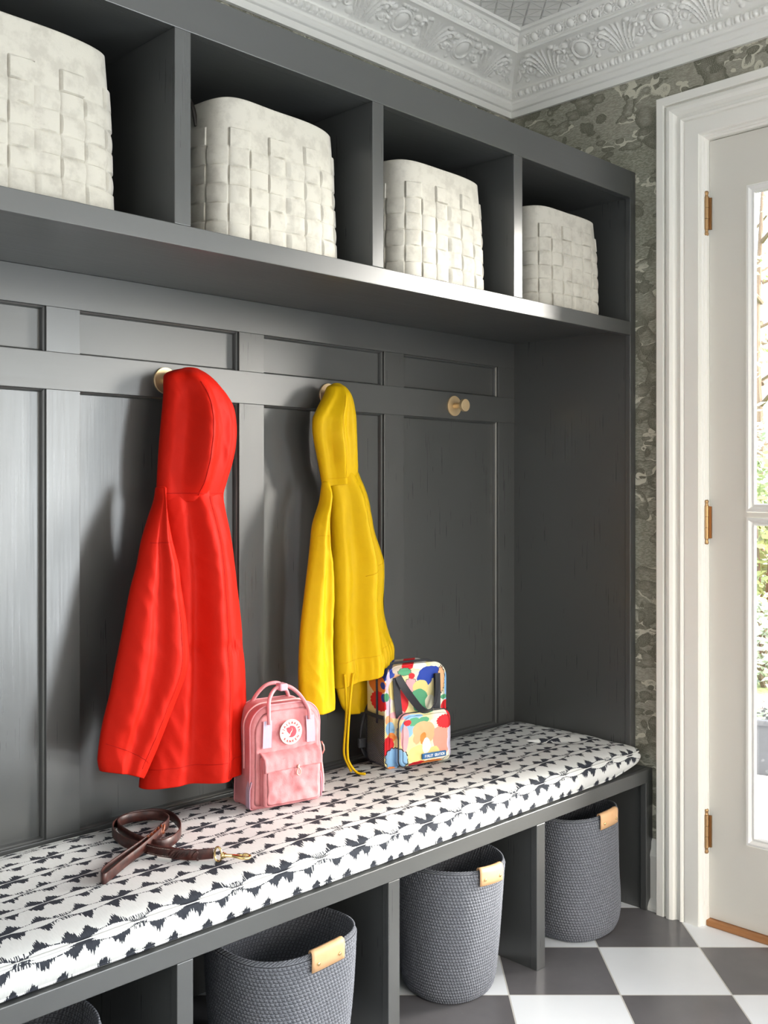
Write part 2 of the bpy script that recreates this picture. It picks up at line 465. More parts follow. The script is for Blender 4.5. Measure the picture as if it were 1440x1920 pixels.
# ------------------------------------------------------------------ cubby cabinet
YF = 1.851
cab = empty('cubby_cabinet', (1.6, YF, 1.92), label='charcoal built-in cabinet with a row of open cubbies above the coat panels', cat='cabinet')
def part(mb, name, mat, root, bevel=.0015, smooth=False):
    o = mb.out(name, mat, None, bevel=bevel, smooth=smooth)
    o.parent = root; o.matrix_parent_inverse = root.matrix_world.inverted() if False else Matrix.Translation(-Vector(root.location))
    return o
def pbox(name, mat, root, *a, bevel=.0015): return part(MB().box(*a), name, mat, root, bevel)
XL = .035
pbox('top_fascia', M_char_h, cab, XL, 3.0265, YF, YF+.022, 2.384, 2.475)
pbox('ceiling_board', M_char_h, cab, XL, 3.029, YF+.022, 2.366, 2.384, 2.404, bevel=0)
pbox('top_board', M_char_h, cab, XL, 3.029, YF+.022, 2.366, 2.455, 2.475, bevel=0)
pbox('shelf', M_char_h, cab, XL, 3.029, YF+.022, 2.366, 1.940, 1.966, bevel=0)
pbox('shelf_edge', M_char_h, cab, XL, 3.0265, YF, YF+.022, 1.9205, 1.966)
pbox('back_panel', M_char_v, cab, XL, 3.029, 2.366, 2.376, 1.966, 2.46, bevel=0)
for xa, xb in ((XL, .075), (.632, .673), (1.222, 1.263), (1.810, 1.850), (2.390, 2.431)):
    st = pbox('divider', M_char_v, cab, xa, xb, YF, 2.366, 1.966, 2.384)
endp = empty('cabinet_end_panel', (3.04, 2.1, .47), label='tall dark charcoal end panel against the wallpapered door wall', cat='cabinet panel')
pbox('side_panel', M_char_v, endp, 3.029, 3.0585, YF+.020, 2.383, .4675, 2.475, bevel=0)
pbox('side_stile', M_char_v, endp, 3.0265, 3.0585, YF, YF+.020, .4675, 2.475)
# left end panel down to the bench, outside the frame

# ------------------------------------------------------------------ panelled backboard
YS, YP = 2.344, 2.368
bk = empty('panelled_backboard', (1.6, YP, .47), label='charcoal recessed-panel backboard between the bench cushion and the cubbies', cat='wall panelling')
pbox('recessed_panel', M_char_h, bk, XL, 3.029, YP, 2.383, 1.737, 1.848, bevel=0)
pbox('recessed_panel', M_char_v, bk, XL, 3.029, YP, 2.383, .4685, 1.645, bevel=0)
pbox('rail', M_char_h, bk, XL, 3.029, YS, 2.383, 1.848, 1.940, bevel=.001)
pbox('rail', M_char_h, bk, XL, 3.029, YS, 2.383, 1.645, 1.737, bevel=.001)
pbox('rail', M_char_h, bk, XL, 3.029, YS, 2.383, .4685, .545, bevel=.001)
SX = [(XL, .104), (.596, .687), (1.180, 1.270), (1.763, 1.8525), (2.346, 2.438), (2.936, 3.029)]
for xa, xb in SX:
    pbox('stile', M_char_v, bk, xa, xb, YS+.0004, 2.383, .545, 1.645, bevel=.001)
    pbox('stile', M_char_v, bk, xa, xb, YS+.0004, 2.383, 1.737, 1.848, bevel=.001)
# thin quarter bead inside every opening
for i in range(len(SX)-1):
    xa, xb = SX[i][1], SX[i+1][0]
    for z0, z1 in ((1.737, 1.848), (.545, 1.645)):
        pr = [(0, YS+.010), (.0035, YS+.013), (.0055, YS+.018), (.0065, YP), (0, YP)]
        rows = [[(xa+w, y_, z0+w), (xb-w, y_, z0+w), (xb-w, y_, z1-w), (xa+w, y_, z1-w)] for w, y_ in pr]
        o = part(MB().grid(rows, close_u=True, close_v=True), 'panel_bead', M_char, bk, bevel=0)

# ------------------------------------------------------------------ bench
YB, ZB = 1.786, .467
bn = empty('storage_bench', (1.6, YB, 0), label='low charcoal bench with open bays under the patterned cushion', cat='bench')
pbox('bench_top', M_char_h, bn, XL, 3.0585, YB+.022, 2.383, ZB-.020, ZB, bevel=0)
pbox('front_rail', M_char_h, bn, XL, 3.0585, YB, YB+.022, .4236, ZB, bevel=.002)
pbox('back_panel', M_char_v, bn, XL, 3.03, 2.366, 2.383, 0, ZB-.020, bevel=0)
for xa, xb in ((XL, .07), (.573, .612), (1.185, 1.2245), (1.802, 1.842), (2.414, 2.454)):
    pbox('divider_stile', M_char_v, bn, xa, xb, YB, YB+.022, 0, .4236)
    pbox('divider', M_char_v, bn, xa+.002, xb-.002, YB+.022, 2.366, 0, ZB-.020, bevel=0)
pbox('divider_stile', M_char_v, bn, 3.018, 3.0585, YB, YB+.022, 0, .4236)
pbox('side_panel', M_char_v, bn, 3.024, 3.0585, YB+.022, 2.383, 0, ZB-.020, bevel=0)

# ------------------------------------------------------------------ cushion
def cushion():
    # plan outline, anticlockwise from the back left
    fy = 1.800
    corner = spline([(2.86, fy+.002), (2.94, fy+.004), (2.995, fy+.010), (3.028, fy+.024), (3.040, fy+.048), (3.031, fy+.085), (3.022, fy+.13)], 6)
    pts = [(.12, 2.329)]
    pts += [(.10, 2.320), (.09, 2.30), (.09, 1.85), (.10, 1.81), (.13, fy)]
    pts += [(.13+(2.86-.13)*k/150, fy) for k in range(1, 150)]
    pts += [(p.x, p.y) for p in [Vector((q[0], q[1], 0)) for q in corner]]
    pts += [(3.022, 2.0), (3.022, 2.15), (3.022, 2.28), (3.019, 2.318), (3.008, 2.325), (2.99, 2.329)]
    pts += [(2.99-(2.99-.12)*k/60, 2.329) for k in range(1, 60)]
    # resample evenly
    P = [Vector((a, b)) for a, b in pts]; L = [0]
    for i in range(len(P)): L.append(L[-1]+(P[(i+1) % len(P)]-P[i]).length)
    N = 560; out = []; j = 0
    for k in range(N):
        s_ = L[-1]*k/N
        while L[j+1] < s_: j += 1
        t = (s_-L[j])/max(1e-9, L[j+1]-L[j]); out.append(P[j].lerp(P[(j+1) % len(P)], t))
    nor = []
    for k in range(N):
        t = (out[(k+2) % N]-out[k-2]).normalized(); nor.append(Vector((t.y, -t.x)))
    def zb(p): return ZB+.001+.022*sstep(2.80, 3.05, p.x)*sstep(2.05, 1.84, p.y)
    def zt(p): return .533-.010*sstep(2.80, 3.05, p.x)*sstep(2.0, 1.84, p.y)+.0025*math.sin(p.x*9)*math.sin(p.x*4.1+1)
    m = MB(); uv = []
    # underside ring, boxing, top rings
    rows = []; uvr = []
    rows.append([(p.x-n_.x*.02, p.y-n_.y*.02, zb(p)+.001) for p, n_ in zip(out, nor)]); uvr.append([(p.x, p.y-.10) for p in out])
    K = 14
    for i in range(K+1):
        t = i/K; r_ = []; u_ = []
        for k, (p, n_) in enumerate(zip(out, nor)):
            z_ = zb(p)+(zt(p)-zb(p))*t
            pk = .0010*math.sin(k*.9)*(1 if i in (1, 2, K-1, K-2) else .3)
            b_ = .011*math.sin(PI*t)**.8+pk-.002
            r_.append((p.x+n_.x*b_, p.y+n_.y*b_, z_))
            if abs(n_.y) > .6: u_.append((p.x, p.y-(zt(p)-z_)*1.15*(1 if n_.y < 0 else -1)))
            else: u_.append((p.x+(p.y-1.80)*.0+(zt(p)-z_)*.9, p.y-.0))
        rows.append(r_); uvr.append(u_)
    c0 = .012
    for i in range(1, 27):                       # top in shrinking rings
        w = .27*(i/26)**1.25
        r_ = []; u_ = []
        for p, n_ in zip(out, nor):
            yc = 2.07; xs = min(max(p.x, .12+.26), 3.0-.26)
            q = Vector((xs, yc)); dlt = (q-p); q2 = p+dlt*(w/.27)
            dd = (q2-p).length
            e = min(1, w/.15)
            h = .030*math.sqrt(max(0, 1-(1-e)**2))
            h += .0016*mnoise.noise(Vector((q2.x*7, q2.y*9, 0)))*e
            r_.append((q2.x, q2.y, zt(p)+h-.001)); u_.append((q2.x, q2.y))
        rows.append(r_); uvr.append(u_)
    m.grid(rows, close_u=True, cap0=True)
    me = m.mesh('cushion'); uvl = me.uv_layers.new(name='UVMap')
    flat = [q for r_ in uvr for q in r_]
    for lp in me.loops: uvl.data[lp.index].uv = flat[lp.vertex_index]
    bm = bmesh.new(); bm.from_mesh(me); bmesh.ops.recalc_face_normals(bm, faces=bm.faces); bm.to_mesh(me); bm.free()
    root = empty('bench_cushion', (1.6, 2.07, ZB), label='long boxed bench cushion in black and white ikat fabric', cat='cushion')
    o = link('cushion_body', me, M_ikat, None, smooth=True); o.parent = root; o.matrix_parent_inverse = Matrix.Translation(-root.location)
    for fz, dz in ((zt, 0), (zb, .006)):
        path = [(p.x+n_.x*.001, p.y+n_.y*.001, fz(p)+dz) for p, n_ in zip(out, nor)]
        t_ = MB().tube(path, .0034, 8, closed=True)
        me2 = t_.mesh('piping'); uvl = me2.uv_layers.new(name='UVMap')
        for lp in me2.loops:
            v_ = me2.vertices[lp.vertex_index].co; uvl.data[lp.index].uv = (v_.x, v_.y-(.0 if dz == 0 else .066)+(v_.z-(.533 if dz == 0 else .467)))
        bm = bmesh.new(); bm.from_mesh(me2); bmesh.ops.recalc_face_normals(bm, faces=bm.faces); bm.to_mesh(me2); bm.free()
        o = link('piping', me2, M_ikat, None, smooth=True); o.parent = root; o.matrix_parent_inverse = Matrix.Translation(-root.location)
    return root
cushion()

# ------------------------------------------------------------------ brass hooks
def hook(x_, label):
    r_ = empty('coat_hook', (x_, YS, 1.690), label=label, cat='hook', group='round brass coat hooks on the middle rail')
    Mx = Matrix.Rotation(PI/2, 4, 'X')
    a = MB().lathe([(.0001, 0), (.0345, 0), (.0352, .0006), (.0352, .0048), (.0346, .0056), (.0001, .0058)], Mx, 48).out('plate', M_brass, r_); smoothsharp(a, 30)
    b = MB().lathe([(.0001, .004), (.0095, .004), (.0095, .044), (.0001, .044)], Mx, 32).out('post', M_brass, r_); smoothsharp(b, 30)
    c_ = MB().lathe([(.0001, .042), (.0205, .042), (.0215, .043), (.0215, .0545), (.0207, .0555), (.0001, .0556)], Mx, 40).out('knob', M_brass, r_); smoothsharp(c_, 30)
    return r_
h1 = hook(1.5165, 'round brass coat hook holding the red raincoat')
h2 = copy_tree(h1); h2.location.x = 2.099; h2['label'] = 'round brass coat hook holding the yellow raincoat'
h3 = copy_tree(h1); h3.location.x = 2.687; h3['label'] = 'empty round brass coat hook with nothing hung on it'

# ------------------------------------------------------------------ felt baskets in the cubbies
M_felt = Mat('oatmeal_felt', .95, (.62, .59, .52), spec=.15)
v = M_felt.coord(); n = M_felt.noise(v, 26, 5, .62); n2 = M_felt.noise(v, 420, 3)
c = M_felt.mix(n.step(.34, .56), (.50, .475, .425), (.61, .585, .525)); c = M_felt.mix(n2*.3, c, (.56, .54, .48))
M_felt.color(c); M_felt.bump(n2, .35, .0008)
M_dkleather = Mat('dark_leather', .5, (.020, .016, .013))
def felt_basket(name, W, D, H, seed, mat, label, loc):
    rng = random.Random(seed); ph = rng.random()*6
    r_ = empty(name, loc, rng.uniform(-.03, .03), label, 'basket', 'woven felt baskets in the cubbies')
    cols = 24; per = 432; rowsN = 6; band0 = .020; rh = .0435
    def outline(u, z):
        t = 2*PI*u; e = 2/4.8
        tp = z/H
        w = W/2*(1.0-.065*tp+.012*math.sin(PI*tp)); d_ = D/2*(1.0-.065*tp+.015*math.sin(PI*tp))
        cx_, sy = math.cos(t), math.sin(t)
        return Vector((w*abs(cx_)**e*(1 if cx_ > 0 else -1), d_*abs(sy)**e*(1 if sy > 0 else -1), 0))
    # equalise angle to arc length once
    base = [outline(k/2000, 0) for k in range(2001)]; L = [0]
    for k in range(2000): L.append(L[-1]+(base[k+1]-base[k]).length)
    U = []; j = 0
    for k in range(per):
        s_ = L[-1]*k/per
        while L[j+1] < s_: j += 1
        U.append((j+(s_-L[j])/(L[j+1]-L[j]))/2000)
    zs = [H*i/130 for i in range(131)]
    rows = []
    rows.append([outline(u, 0)*.90+Vector((0, 0, 0)) for u in U])
    def disp(k, z):
        ci = k/per*cols; i = int(ci) % cols; fx = ci-int(ci)
        cj = (z-.004)/rh+.10*math.sin(4*PI*k/per+ph); jj = math.floor(cj); fz = cj-jj
        over = (i+jj) % 2 == 0
        if jj < 0 or jj > rowsN-1 or (jj == rowsN-1 and not over): return .0044
        ex = min(fx, 1-fx)*(L[-1]/cols); ez = min(fz, 1-fz)*rh
        edge = min(ex, ez)
        if over: h = .0084*min(1, ex/.0016)**.5*(.30+.70*max(0, math.sin(PI*fz))**.45)
        else: h = .0084*min(1, ez/.0016)**.5*(.30+.70*max(0, math.sin(PI*fx))**.45)
        if jj == rowsN-1 and over: h = .0084*min(1, edge/.0016)**.5+.0005
        return h
    for z in zs:
        row = []
        for k, u in enumerate(U):
            p = outline(u, z); n_ = Vector((p.x/(W*W), p.y/(D*D), 0)).normalized()
            slump = .004*mnoise.noise(Vector((p.x*6+seed, p.y*6, z*5)))
            q = p+n_*(disp(k, z)+slump); q.z = z
            if z > .9*H: q.z += (z-.9*H)/(.1*H)*(.003*math.sin(2*PI*u*2+ph)+.002*math.sin(2*PI*u*3+1))
            row.append(q)
        rows.append(row)
    top = rows[-1]
    for off, dz in ((.0012, .0015), (.0035, .0018), (.005, .0)):
        rows.append([Vector((p.x-p.x/abs(W/2)*off, p.y-p.y/abs(D/2)*off, p.z+dz)) for p in top])
    rows.append([Vector((p.x*.94, p.y*.94, .012)) for p in top])
    b = MB().grid(rows, close_u=True, cap0=True, cap1=True).out('basket_body', mat, r_, smooth=True); smoothsharp(b, 50)
    for sg in (1, -1):
        pts = spline([(sg*(W/2*.945+.004), .075, H-.055), (sg*(W/2*.945+.010), .070, H-.012), (sg*(W/2*.93+.012), .045, H+.018), (sg*(W/2*.93+.013), 0, H+.024), (sg*(W/2*.93+.012), -.045, H+.018), (sg*(W/2*.945+.010), -.070, H-.012), (sg*(W/2*.945+.004), -.075, H-.055)], 6)
        hd = MB().tube(pts, .006, 8, flat=.5, up=(1, 0, 0)).out('handle', M_dkleather, r_, smooth=True); hd['label'] = 'dark leather loop handle'
    return r_
ZS = 1.967
felt_basket('felt_basket', .405, .335, .345, 1, M_felt, 'cream woven felt basket in the first cubby, cut by the photo edge', (.925, 2.058, ZS))
felt_basket('felt_basket', .405, .335, .327, 2, M_felt, 'cream woven felt basket in the cubby above the red raincoat', (1.558, 2.058, ZS))
felt_basket('felt_basket', .395, .335, .322, 3, M_felt, 'cream woven felt basket in the third cubby, above the colourful backpack', (2.145, 2.058, ZS))
felt_basket('felt_basket', .375, .335, .318, 4, M_felt, 'cream woven felt basket in the end cubby beside the wallpapered wall', (2.750, 2.058, ZS))

# ------------------------------------------------------------------ rope baskets under the bench
M_rope = Mat('slate_cotton_rope', .92, (.15, .16, .18), spec=.2)
u, v, w = M_rope.xyz(M_rope.coord('UV'))
st = ((u*330+(v.floor()*2.37)+v.fract()*2.6).sin()*.5+.5); st2 = M_rope.noise(M_rope.vec(u*40, v*2.2, 0), 1, 3)
vv = M_rope.noise(M_rope.coord(), 380, 3)
c = M_rope.mix(vv.step(.3, .7), (.125, .133, .155), (.245, .258, .290)); c = M_rope.mix(st.lt(.22)*(v.fract()-.5).abs().lt(.30)*.75, c, (.060, .063, .075))
c = M_rope.mix((v.fract()-.5).abs().gt(.44), c, (.045, .047, .055)); M_rope.color(c)
M_rope.bump(st*.8+vv*.9+st2*.5, .8, .0016)
M_tan = Mat('tan_leather', .48, (.62, .36, .18)); n = M_tan.noise(M_tan.coord(), 60, 4); M_tan.color(M_tan.mix(n, (.66, .37, .18), (.74, .46, .25))); M_tan.bump(M_tan.noise(M_tan.coord(), 400, 2), .1, .0004)
M_rivet = Mat('rivet_brass', .25, (.85, .62, .30), metal=1.0)
def rope_basket(prof, H, seed, label, loc, tilt=0, sq=2.3):
    rng = random.Random(seed)
    r_ = empty('rope_basket', loc, 0, label, 'basket', 'slate rope baskets under the bench')
    coil = .0088; N = 220; sub = 6
    def rad(z): return interp(prof, z)
    zs = []; nrow = int(H/coil)
    def shape(a, z, off=0):
        e = 2/sq; c_, s_ = math.cos(a), math.sin(a)
        rr = rad(max(0, min(H, z)))+off
        k = 1/((abs(c_)**sq+abs(s_)**sq)**(1/sq))
        wob = 1+.015*mnoise.noise(Vector((c_*1.4+seed, s_*1.4, z*4)))+(.012*math.sin(2*a+seed))*(z/H)
        rr2 = rr*k*wob
        return Vector((rr2*c_, rr2*s_, z+(z/H)*.006*math.sin(2*a+seed*1.3)+tilt*(z/H)*c_))
    rows = []; uv = []
    # base, then wall
    for q in (0.02, .3, .6, .85):
        rows.append([Vector((shape(2*PI*k/N, 0).x*q, shape(2*PI*k/N, 0).y*q, .002)) for k in range(N)]); uv.append([(k/N, -2*(1-q)) for k in range(N)])
    for i in range(nrow*sub+1):
        row = []; uu = []
        for k in range(N):
            a = 2*PI*k/N; zc = i/sub*coil
            ph = (i/sub) % 1.0
            bump = .0024*math.sqrt(max(0, 1-(2*ph-1)**2))
            jit = .0006*mnoise.noise(Vector((a*9, math.floor(i/sub)*2.1, seed)))
            row.append(shape(a, zc, bump+jit)); uu.append((k/N*2.2*PI*.30, i/sub))
        rows.append(row); uv.append(uu)
    for off, dz in ((-.002, .003), (-.006, .003), (-.008, 0)):
        rows.append([shape(2*PI*k/N, H, off)+Vector((0, 0, dz)) for k in range(N)]); uv.append([(k/N*2.0, nrow+.5) for k in range(N)])
    for z in (H*.75, H*.4, .012):
        rows.append([shape(2*PI*k/N, z, -.009) for k in range(N)]); uv.append([(k/N*2.0, z/coil) for k in range(N)])
    m = MB().grid(rows, close_u=True, cap0=True, cap1=True)
    me = m.mesh('basket'); uvl = me.uv_layers.new(name='UVMap'); flat = [q for r in uv for q in r]
    for lp in me.loops: uvl.data[lp.index].uv = flat[lp.vertex_index]
    bm = bmesh.new(); bm.from_mesh(me); bmesh.ops.recalc_face_normals(bm, faces=bm.faces); bm.to_mesh(me); bm.free()
    b = link('basket_body', me, M_rope, r_, smooth=True)
    for ac in (-PI/2, PI/2):
        # leather folded over the rim
        path = [(-.007, -.034), (-.0085, -.016), (-.009, .002), (-.006, .008), (0, .0095), (.005, .006), (.0065, -.002), (.0062, -.018), (.0055, -.036)]
        hw = .046; rows = []
        for off, dz in path:
            rr = []
            for k in range(13):
                aa = ac+(k/12-.5)*2*hw/rad(H)
                p = shape(aa, H, 0); n_ = Vector((math.cos(aa), math.sin(aa), 0))
                rr.append(p+n_*(off+.001)+Vector((0, 0, dz)))
            rows.append(rr)
        o = MB().grid(rows).out('handle', M_tan, r_, smooth=True); sm = o.modifiers.new('solid', 'SOLIDIFY'); sm.thickness = .0026; sm.offset = 1
        o['label'] = 'tan leather handle wrapped over the rim'
        bmf = bmesh.new(); bmf.from_mesh(o.data)
        cn = sum((f.normal.dot(Vector((f.calc_center_median().x, f.calc_center_median().y, 0))) for f in bmf.faces if f.calc_center_median().z < H-.005 and Vector((f.calc_center_median().x, f.calc_center_median().y)).length > rad(H)))
        if cn < 0: bmesh.ops.reverse_faces(bmf, faces=bmf.faces); bmf.to_mesh(o.data)
        bmf.free()
        for sg in (-1, 1):
            aa = ac+sg*.030/rad(H); p = shape(aa, H, .0105)+Vector((0, 0, -.020))
            Mv = Matrix.Translation(p) @ Vector((math.cos(aa), math.sin(aa), 0)).to_track_quat('Z', 'Y').to_matrix().to_4x4()
            MB().lathe([(.0001, -.002), (.0042, -.002), (.0042, .0006), (.0030, .0014), (.0001, .0018)], Mv, 16).out('rivet', M_rivet, o, smooth=True)
    return r_
rope_basket([(0, .120), (.02, .134), (.08, .146), (.20, .158), (.36, .166)], .352, 3, 'slate rope basket with tan handle in the bay below the pink backpack', (1.550, 1.900, .001), sq=2.6)
rope_basket([(0, .108), (.02, .120), (.06, .128), (.18, .139), (.37, .152)], .366, 5, 'slate rope basket with tan handle in the bay below the colourful backpack', (2.172, 1.915, .001))
rope_basket([(0, .118), (.015, .134), (.05, .147), (.10, .150), (.20, .145), (.39, .143)], .385, 8, 'slate rope basket in the end bay nearest the glazed door', (2.742, 1.897, .001))
rope_basket([(0, .118), (.02, .132), (.10, .146), (.36, .160)], .352, 11, 'slate rope basket mostly cut by the bottom edge of the photo', (.885, 1.90, .001), sq=2.4)

# ------------------------------------------------------------------ raincoats: lofted cloth bodies
def cloth_fit(pl, pr, yc, b):
    """centre and half width of an elliptical section whose silhouette spans the two columns"""
    kl, kr = kx(pl), kx(pr)
    g = (kr-kl)*yc
    while math.sqrt((kl*b)**2)+math.sqrt((kr*b)**2) > g*.97: b *= .95
    lo, hi = 0, 1
    for _ in range(50):
        a = (lo+hi)/2
        if math.sqrt(a*a+(kl*b)**2)+math.sqrt(a*a+(kr*b)**2) > g: hi = a
        else: lo = a
    xc = kl*yc+math.sqrt(a*a+(kl*b)**2)
    return xc, a, b
def cloth(name, rows, folds, mat, root, nrow=150, N=200, wr=.0016, seed=0, hem=None, closed_top=True, ysh=None):
    """rows: (py, left px, right px, depth, centre y); folds: ([(py, fraction)], width, [(py, height)])"""
    L = [(r[0], r[1]) for r in rows]; R = [(r[0], r[2]) for r in rows]; B = [(r[0], r[3]) for r in rows]; Y = [(r[0], r[4]) for r in rows]
    p0, p1 = rows[0][0], rows[-1][0]
    out = []
    for i in range(nrow+1):
        py = p0+(p1-p0)*i/nrow
        yc = interp(Y, py)
        xc, a, b = cloth_fit(interp(L, py), interp(R, py), yc, interp(B, py))
        row = []
        for k in range(N):
            th = 2*PI*k/N; c_, s_ = math.cos(th), math.sin(th)
            x = xc+a*c_; y = yc-b*s_; f = (c_+1)/2
            fr = max(0, s_)**.6; dy = 0
            for fx, wd, hh in folds:
                f0 = interp(fx, py); h = interp(hh, py); q = (f-f0)/wd
                if abs(q) < 1: dy += h*(1-q*q)**2
            nz = (CZ-(py-HY)*((xc+yc)/R2)/F)
            wx_ = .02*mnoise.noise(Vector((x*8, nz*8, seed+9)))
            dy += wr*1.5*(mnoise.noise(Vector((x*22+seed, nz*7, seed)))+.5*mnoise.noise(Vector((x*60, nz*26, seed+4)))
                          +1.5*(.35-abs(mnoise.noise(Vector(((x+nz*.35+wx_)*26, (nz-x*.5)*9+seed, seed+2)))))+1.0*(.3-abs(mnoise.noise(Vector(((x-nz*.6+wx_)*20, (nz+x)*8, seed+6))))))
            y -= dy*fr
            # hem curve: rows lower or higher across the width
            dz = 0
            if hem:
                e = hem(f, (py-p0)/(p1-p0)); dz = e
            row.append((x, min(y, 2.3425), nz+dz))
        out.append(row)
    # rounded top
    m = MB(); top = []
    if closed_top:
        cx_ = sum(p[0] for p in out[0])/N; cy_ = sum(p[1] for p in out[0])/N; cz_ = sum(p[2] for p in out[0])/N
        for s_, dz in ((.0, .0045), (.35, .0042), (.62, .0034), (.82, .0022), (.94, .0008)):
            top.append([(cx_+(p[0]-cx_)*s_, cy_+(p[1]-cy_)*s_, p[2]+dz+(cz_-p[2])*(1-s_)) for p in out[0]])
    last = out[-1]; cx_ = sum(p[0] for p in last)/N; cy_ = sum(p[1] for p in last)/N
    inner = [[(cx_+(p[0]-cx_)*.985, cy_+(p[1]-cy_)*.95, p[2]-.001) for p in last], [(cx_+(p[0]-cx_)*.97, cy_+(p[1]-cy_)*.90, p[2]+.012) for p in last],
             [(cx_+(p[0]-cx_)*.70, cy_+(p[1]-cy_)*.50, p[2]+.05) for p in last]]
    m.grid(top+out+inner, close_u=True, cap1=True, cap0=True)
    o = m.out(name, mat, None, smooth=True)
    o.parent = root; o.matrix_parent_inverse = Matrix.Translation(-root.location)
    return out
def seam(name, sec, frac, i0, i1, mat, root, r=.0011):
    """thin stitched ridge following a column of the cloth (front side), frac 0..1 across"""
    pts = []
    N = len(sec[0])
    for i in range(i0, i1+1):
        f = frac(i/(len(sec)-1)) if callable(frac) else frac
        th = math.acos(max(-1, min(1, 2*f-1))); k = th/(2*PI)*N; k0 = int(k); t = k-k0
        a, b = Vector(sec[i][k0 % N]), Vector(sec[i][(k0+1) % N]); p = a.lerp(b, t)
        pts.append(p+Vector((0, -.0002, 0)))
    o = MB().tube(pts, r, 6).out(name, mat, None, smooth=True)
    o.parent = root; o.matrix_parent_inverse = Matrix.Translation(-root.location); return o
def ring_seam(name, sec, i, mat, root, f0=0, f1=1, r=.0011, dip=0):
    N = len(sec[0]); pts = []
    for k in range(N//2+1):
        f = (math.cos(2*PI*k/N)+1)/2
        if f0 <= f <= f1:
            ii = i+dip*(f-f0)/(f1-f0); i_ = int(ii); t = ii-i_
            p = Vector(sec[i_][k]).lerp(Vector(sec[min(i_+1, len(sec)-1)][k]), t)
            pts.append(p+Vector((0, -.0002, 0)))
    o = MB().tube(pts, r, 6).out(name, mat, None, smooth=True)
    o.parent = root; o.matrix_parent_inverse = Matrix.Translation(-root.location); return o
def cloth_mat(name, col, rough, tr=.0):
    m = Mat(name, rough, col, .10)
    v = m.coord(); x, y, z = m.xyz(v)
    n = m.noise(v, 700, 2); big = m.noise(v, 14, 4, .6)
    m.bump(n*.25+big*2.2, .35, .0022)
    return m
M_red = cloth_mat('red_cotton', (.42, .0080, .0022), .60)
M_redseam = cloth_mat('red_seam', (.30, .005, .003), .6)
M_yel = cloth_mat('yellow_cotton', (.66, .42, .006), .48)
M_yelseam = cloth_mat('yellow_seam', (.62, .36, .006), .6)

red = empty('raincoat', (1.53, 2.28, 1.70), label='bright red hooded raincoat hanging by its hood from a brass hook', cat='raincoat')
BR = cloth('coat_body', [(905, 300, 424, .040, 2.272), (930, 298, 419, .042, 2.270), (960, 299, 423, .048, 2.264), (1014, 298, 434, .058, 2.256), (1080, 296, 441.5, .064, 2.250), (1131, 292, 447, .066, 2.248), (1192, 288, 452.5, .066, 2.247), (1211, 287, 452.5, .064, 2.248), (1249, 283, 457.5, .067, 2.246), (1343, 272, 461, .070, 2.243), (1414, 264, 462.5, .072, 2.242), (1458, 260, 461.5, .073, 2.241)],
   [([(905, .50), (1211, .54), (1458, .56)], .22, [(905, .010), (1000, .028), (1211, .034), (1458, .038)]),
    ([(905, .30), (1211, .34), (1458, .34)], .12, [(905, -.002), (1100, -.010), (1211, -.012), (1458, -.010)]),
    ([(905, .78), (1100, .78), (1458, .80)], .12, [(905, .002), (1100, .004), (1211, .006), (1458, .012)]),
    ([(905, .98), (1458, .97)], .12, [(905, .0), (1211, .004), (1458, .010)]),
    ] + [([(1180, .70+.045*k), (1240, .705+.045*k)], .020, [(1180, 0), (1196, .0015), (1209, .0050), (1213, .0050), (1226, .0015), (1245, 0)]) for k in range(7)],
   M_red, red, 260, 240, seed=1, hem=lambda f, t: (.010*(.5-f)+.006*math.sin(PI*f))*sstep(.85, 1, t), wr=.0014)
HR = cloth('hood', [(692, 341, 375, .016, 2.292), (697, 322, 386, .030, 2.288), (704, 309, 396, .040, 2.283), (716, 306, 408, .046, 2.278), (738, 306, 426, .050, 2.274), (760, 304.5, 437, .052, 2.270), (792, 301.5, 442, .054, 2.266), (820, 299, 442, .055, 2.264), (860, 296, 436, .054, 2.264), (905, 293.5, 424, .049, 2.267), (925, 293, 418, .046, 2.268), (940, 296, 415, .042, 2.270)],
   [([(692, .44), (760, .42), (850, .42), (940, .46)], .20, [(692, .0), (730, .018), (800, .034), (900, .028), (930, .010)]),
    ([(692, .20), (940, .22)], .18, [(692, -.002), (760, -.010), (900, -.014), (940, -.004)]),
    ([(692, .66), (760, .70), (940, .72)], .12, [(692, 0), (770, -.003), (850, -.009), (905, -.002)]),
    ([(692, .95), (940, .95)], .10, [(692, 0), (770, .004), (850, .006), (905, .004)])],
   M_red, red, 130, 200, seed=2)
def sleeve_fold(seed): pass
SR = cloth('sleeve', [(915, 291, 312, .018, 2.236), (938, 287.5, 311.5, .024, 2.228), (974, 275.7, 316, .030, 2.220), (1014, 264, 323, .034, 2.212), (1060, 255, 334.7, .038, 2.205), (1102, 243.5, 339.5, .040, 2.202), (1166, 231, 349, .042, 2.200), (1202, 223.8, 352, .043, 2.199), (1244, 215, 354, .044, 2.198), (1284, 207, 345, .043, 2.197), (1355, 190.7, 315, .041, 2.196), (1421, 182.5, 283, .038, 2.196), (1436, 183.5, 276, .037, 2.196), (1447, 186, 270, .036, 2.196)],
   [([(915, .5), (1100, .66), (1250, .70), (1447, .70)], .20, [(915, .002), (1000, .010), (1250, .020), (1447, .010)]),
    ([(915, .4), (1100, .42), (1447, .46)], .16, [(915, 0), (1050, -.006), (1250, -.011), (1400, -.007)]),
    ([(1000, .16), (1300, .20), (1447, .30)], .20, [(1000, .0), (1200, .010), (1330, .012), (1400, .003)]),
    ([(1350, .2), (1447, .3)], .12, [(1350, 0), (1380, -.004), (1405, -.003), (1425, 0)])],
   M_red, red, 220, 200, seed=3, hem=lambda f, t: (.013*(1-f)**1.1-.026*f*f)*sstep(.72, 1, t), wr=.0015)
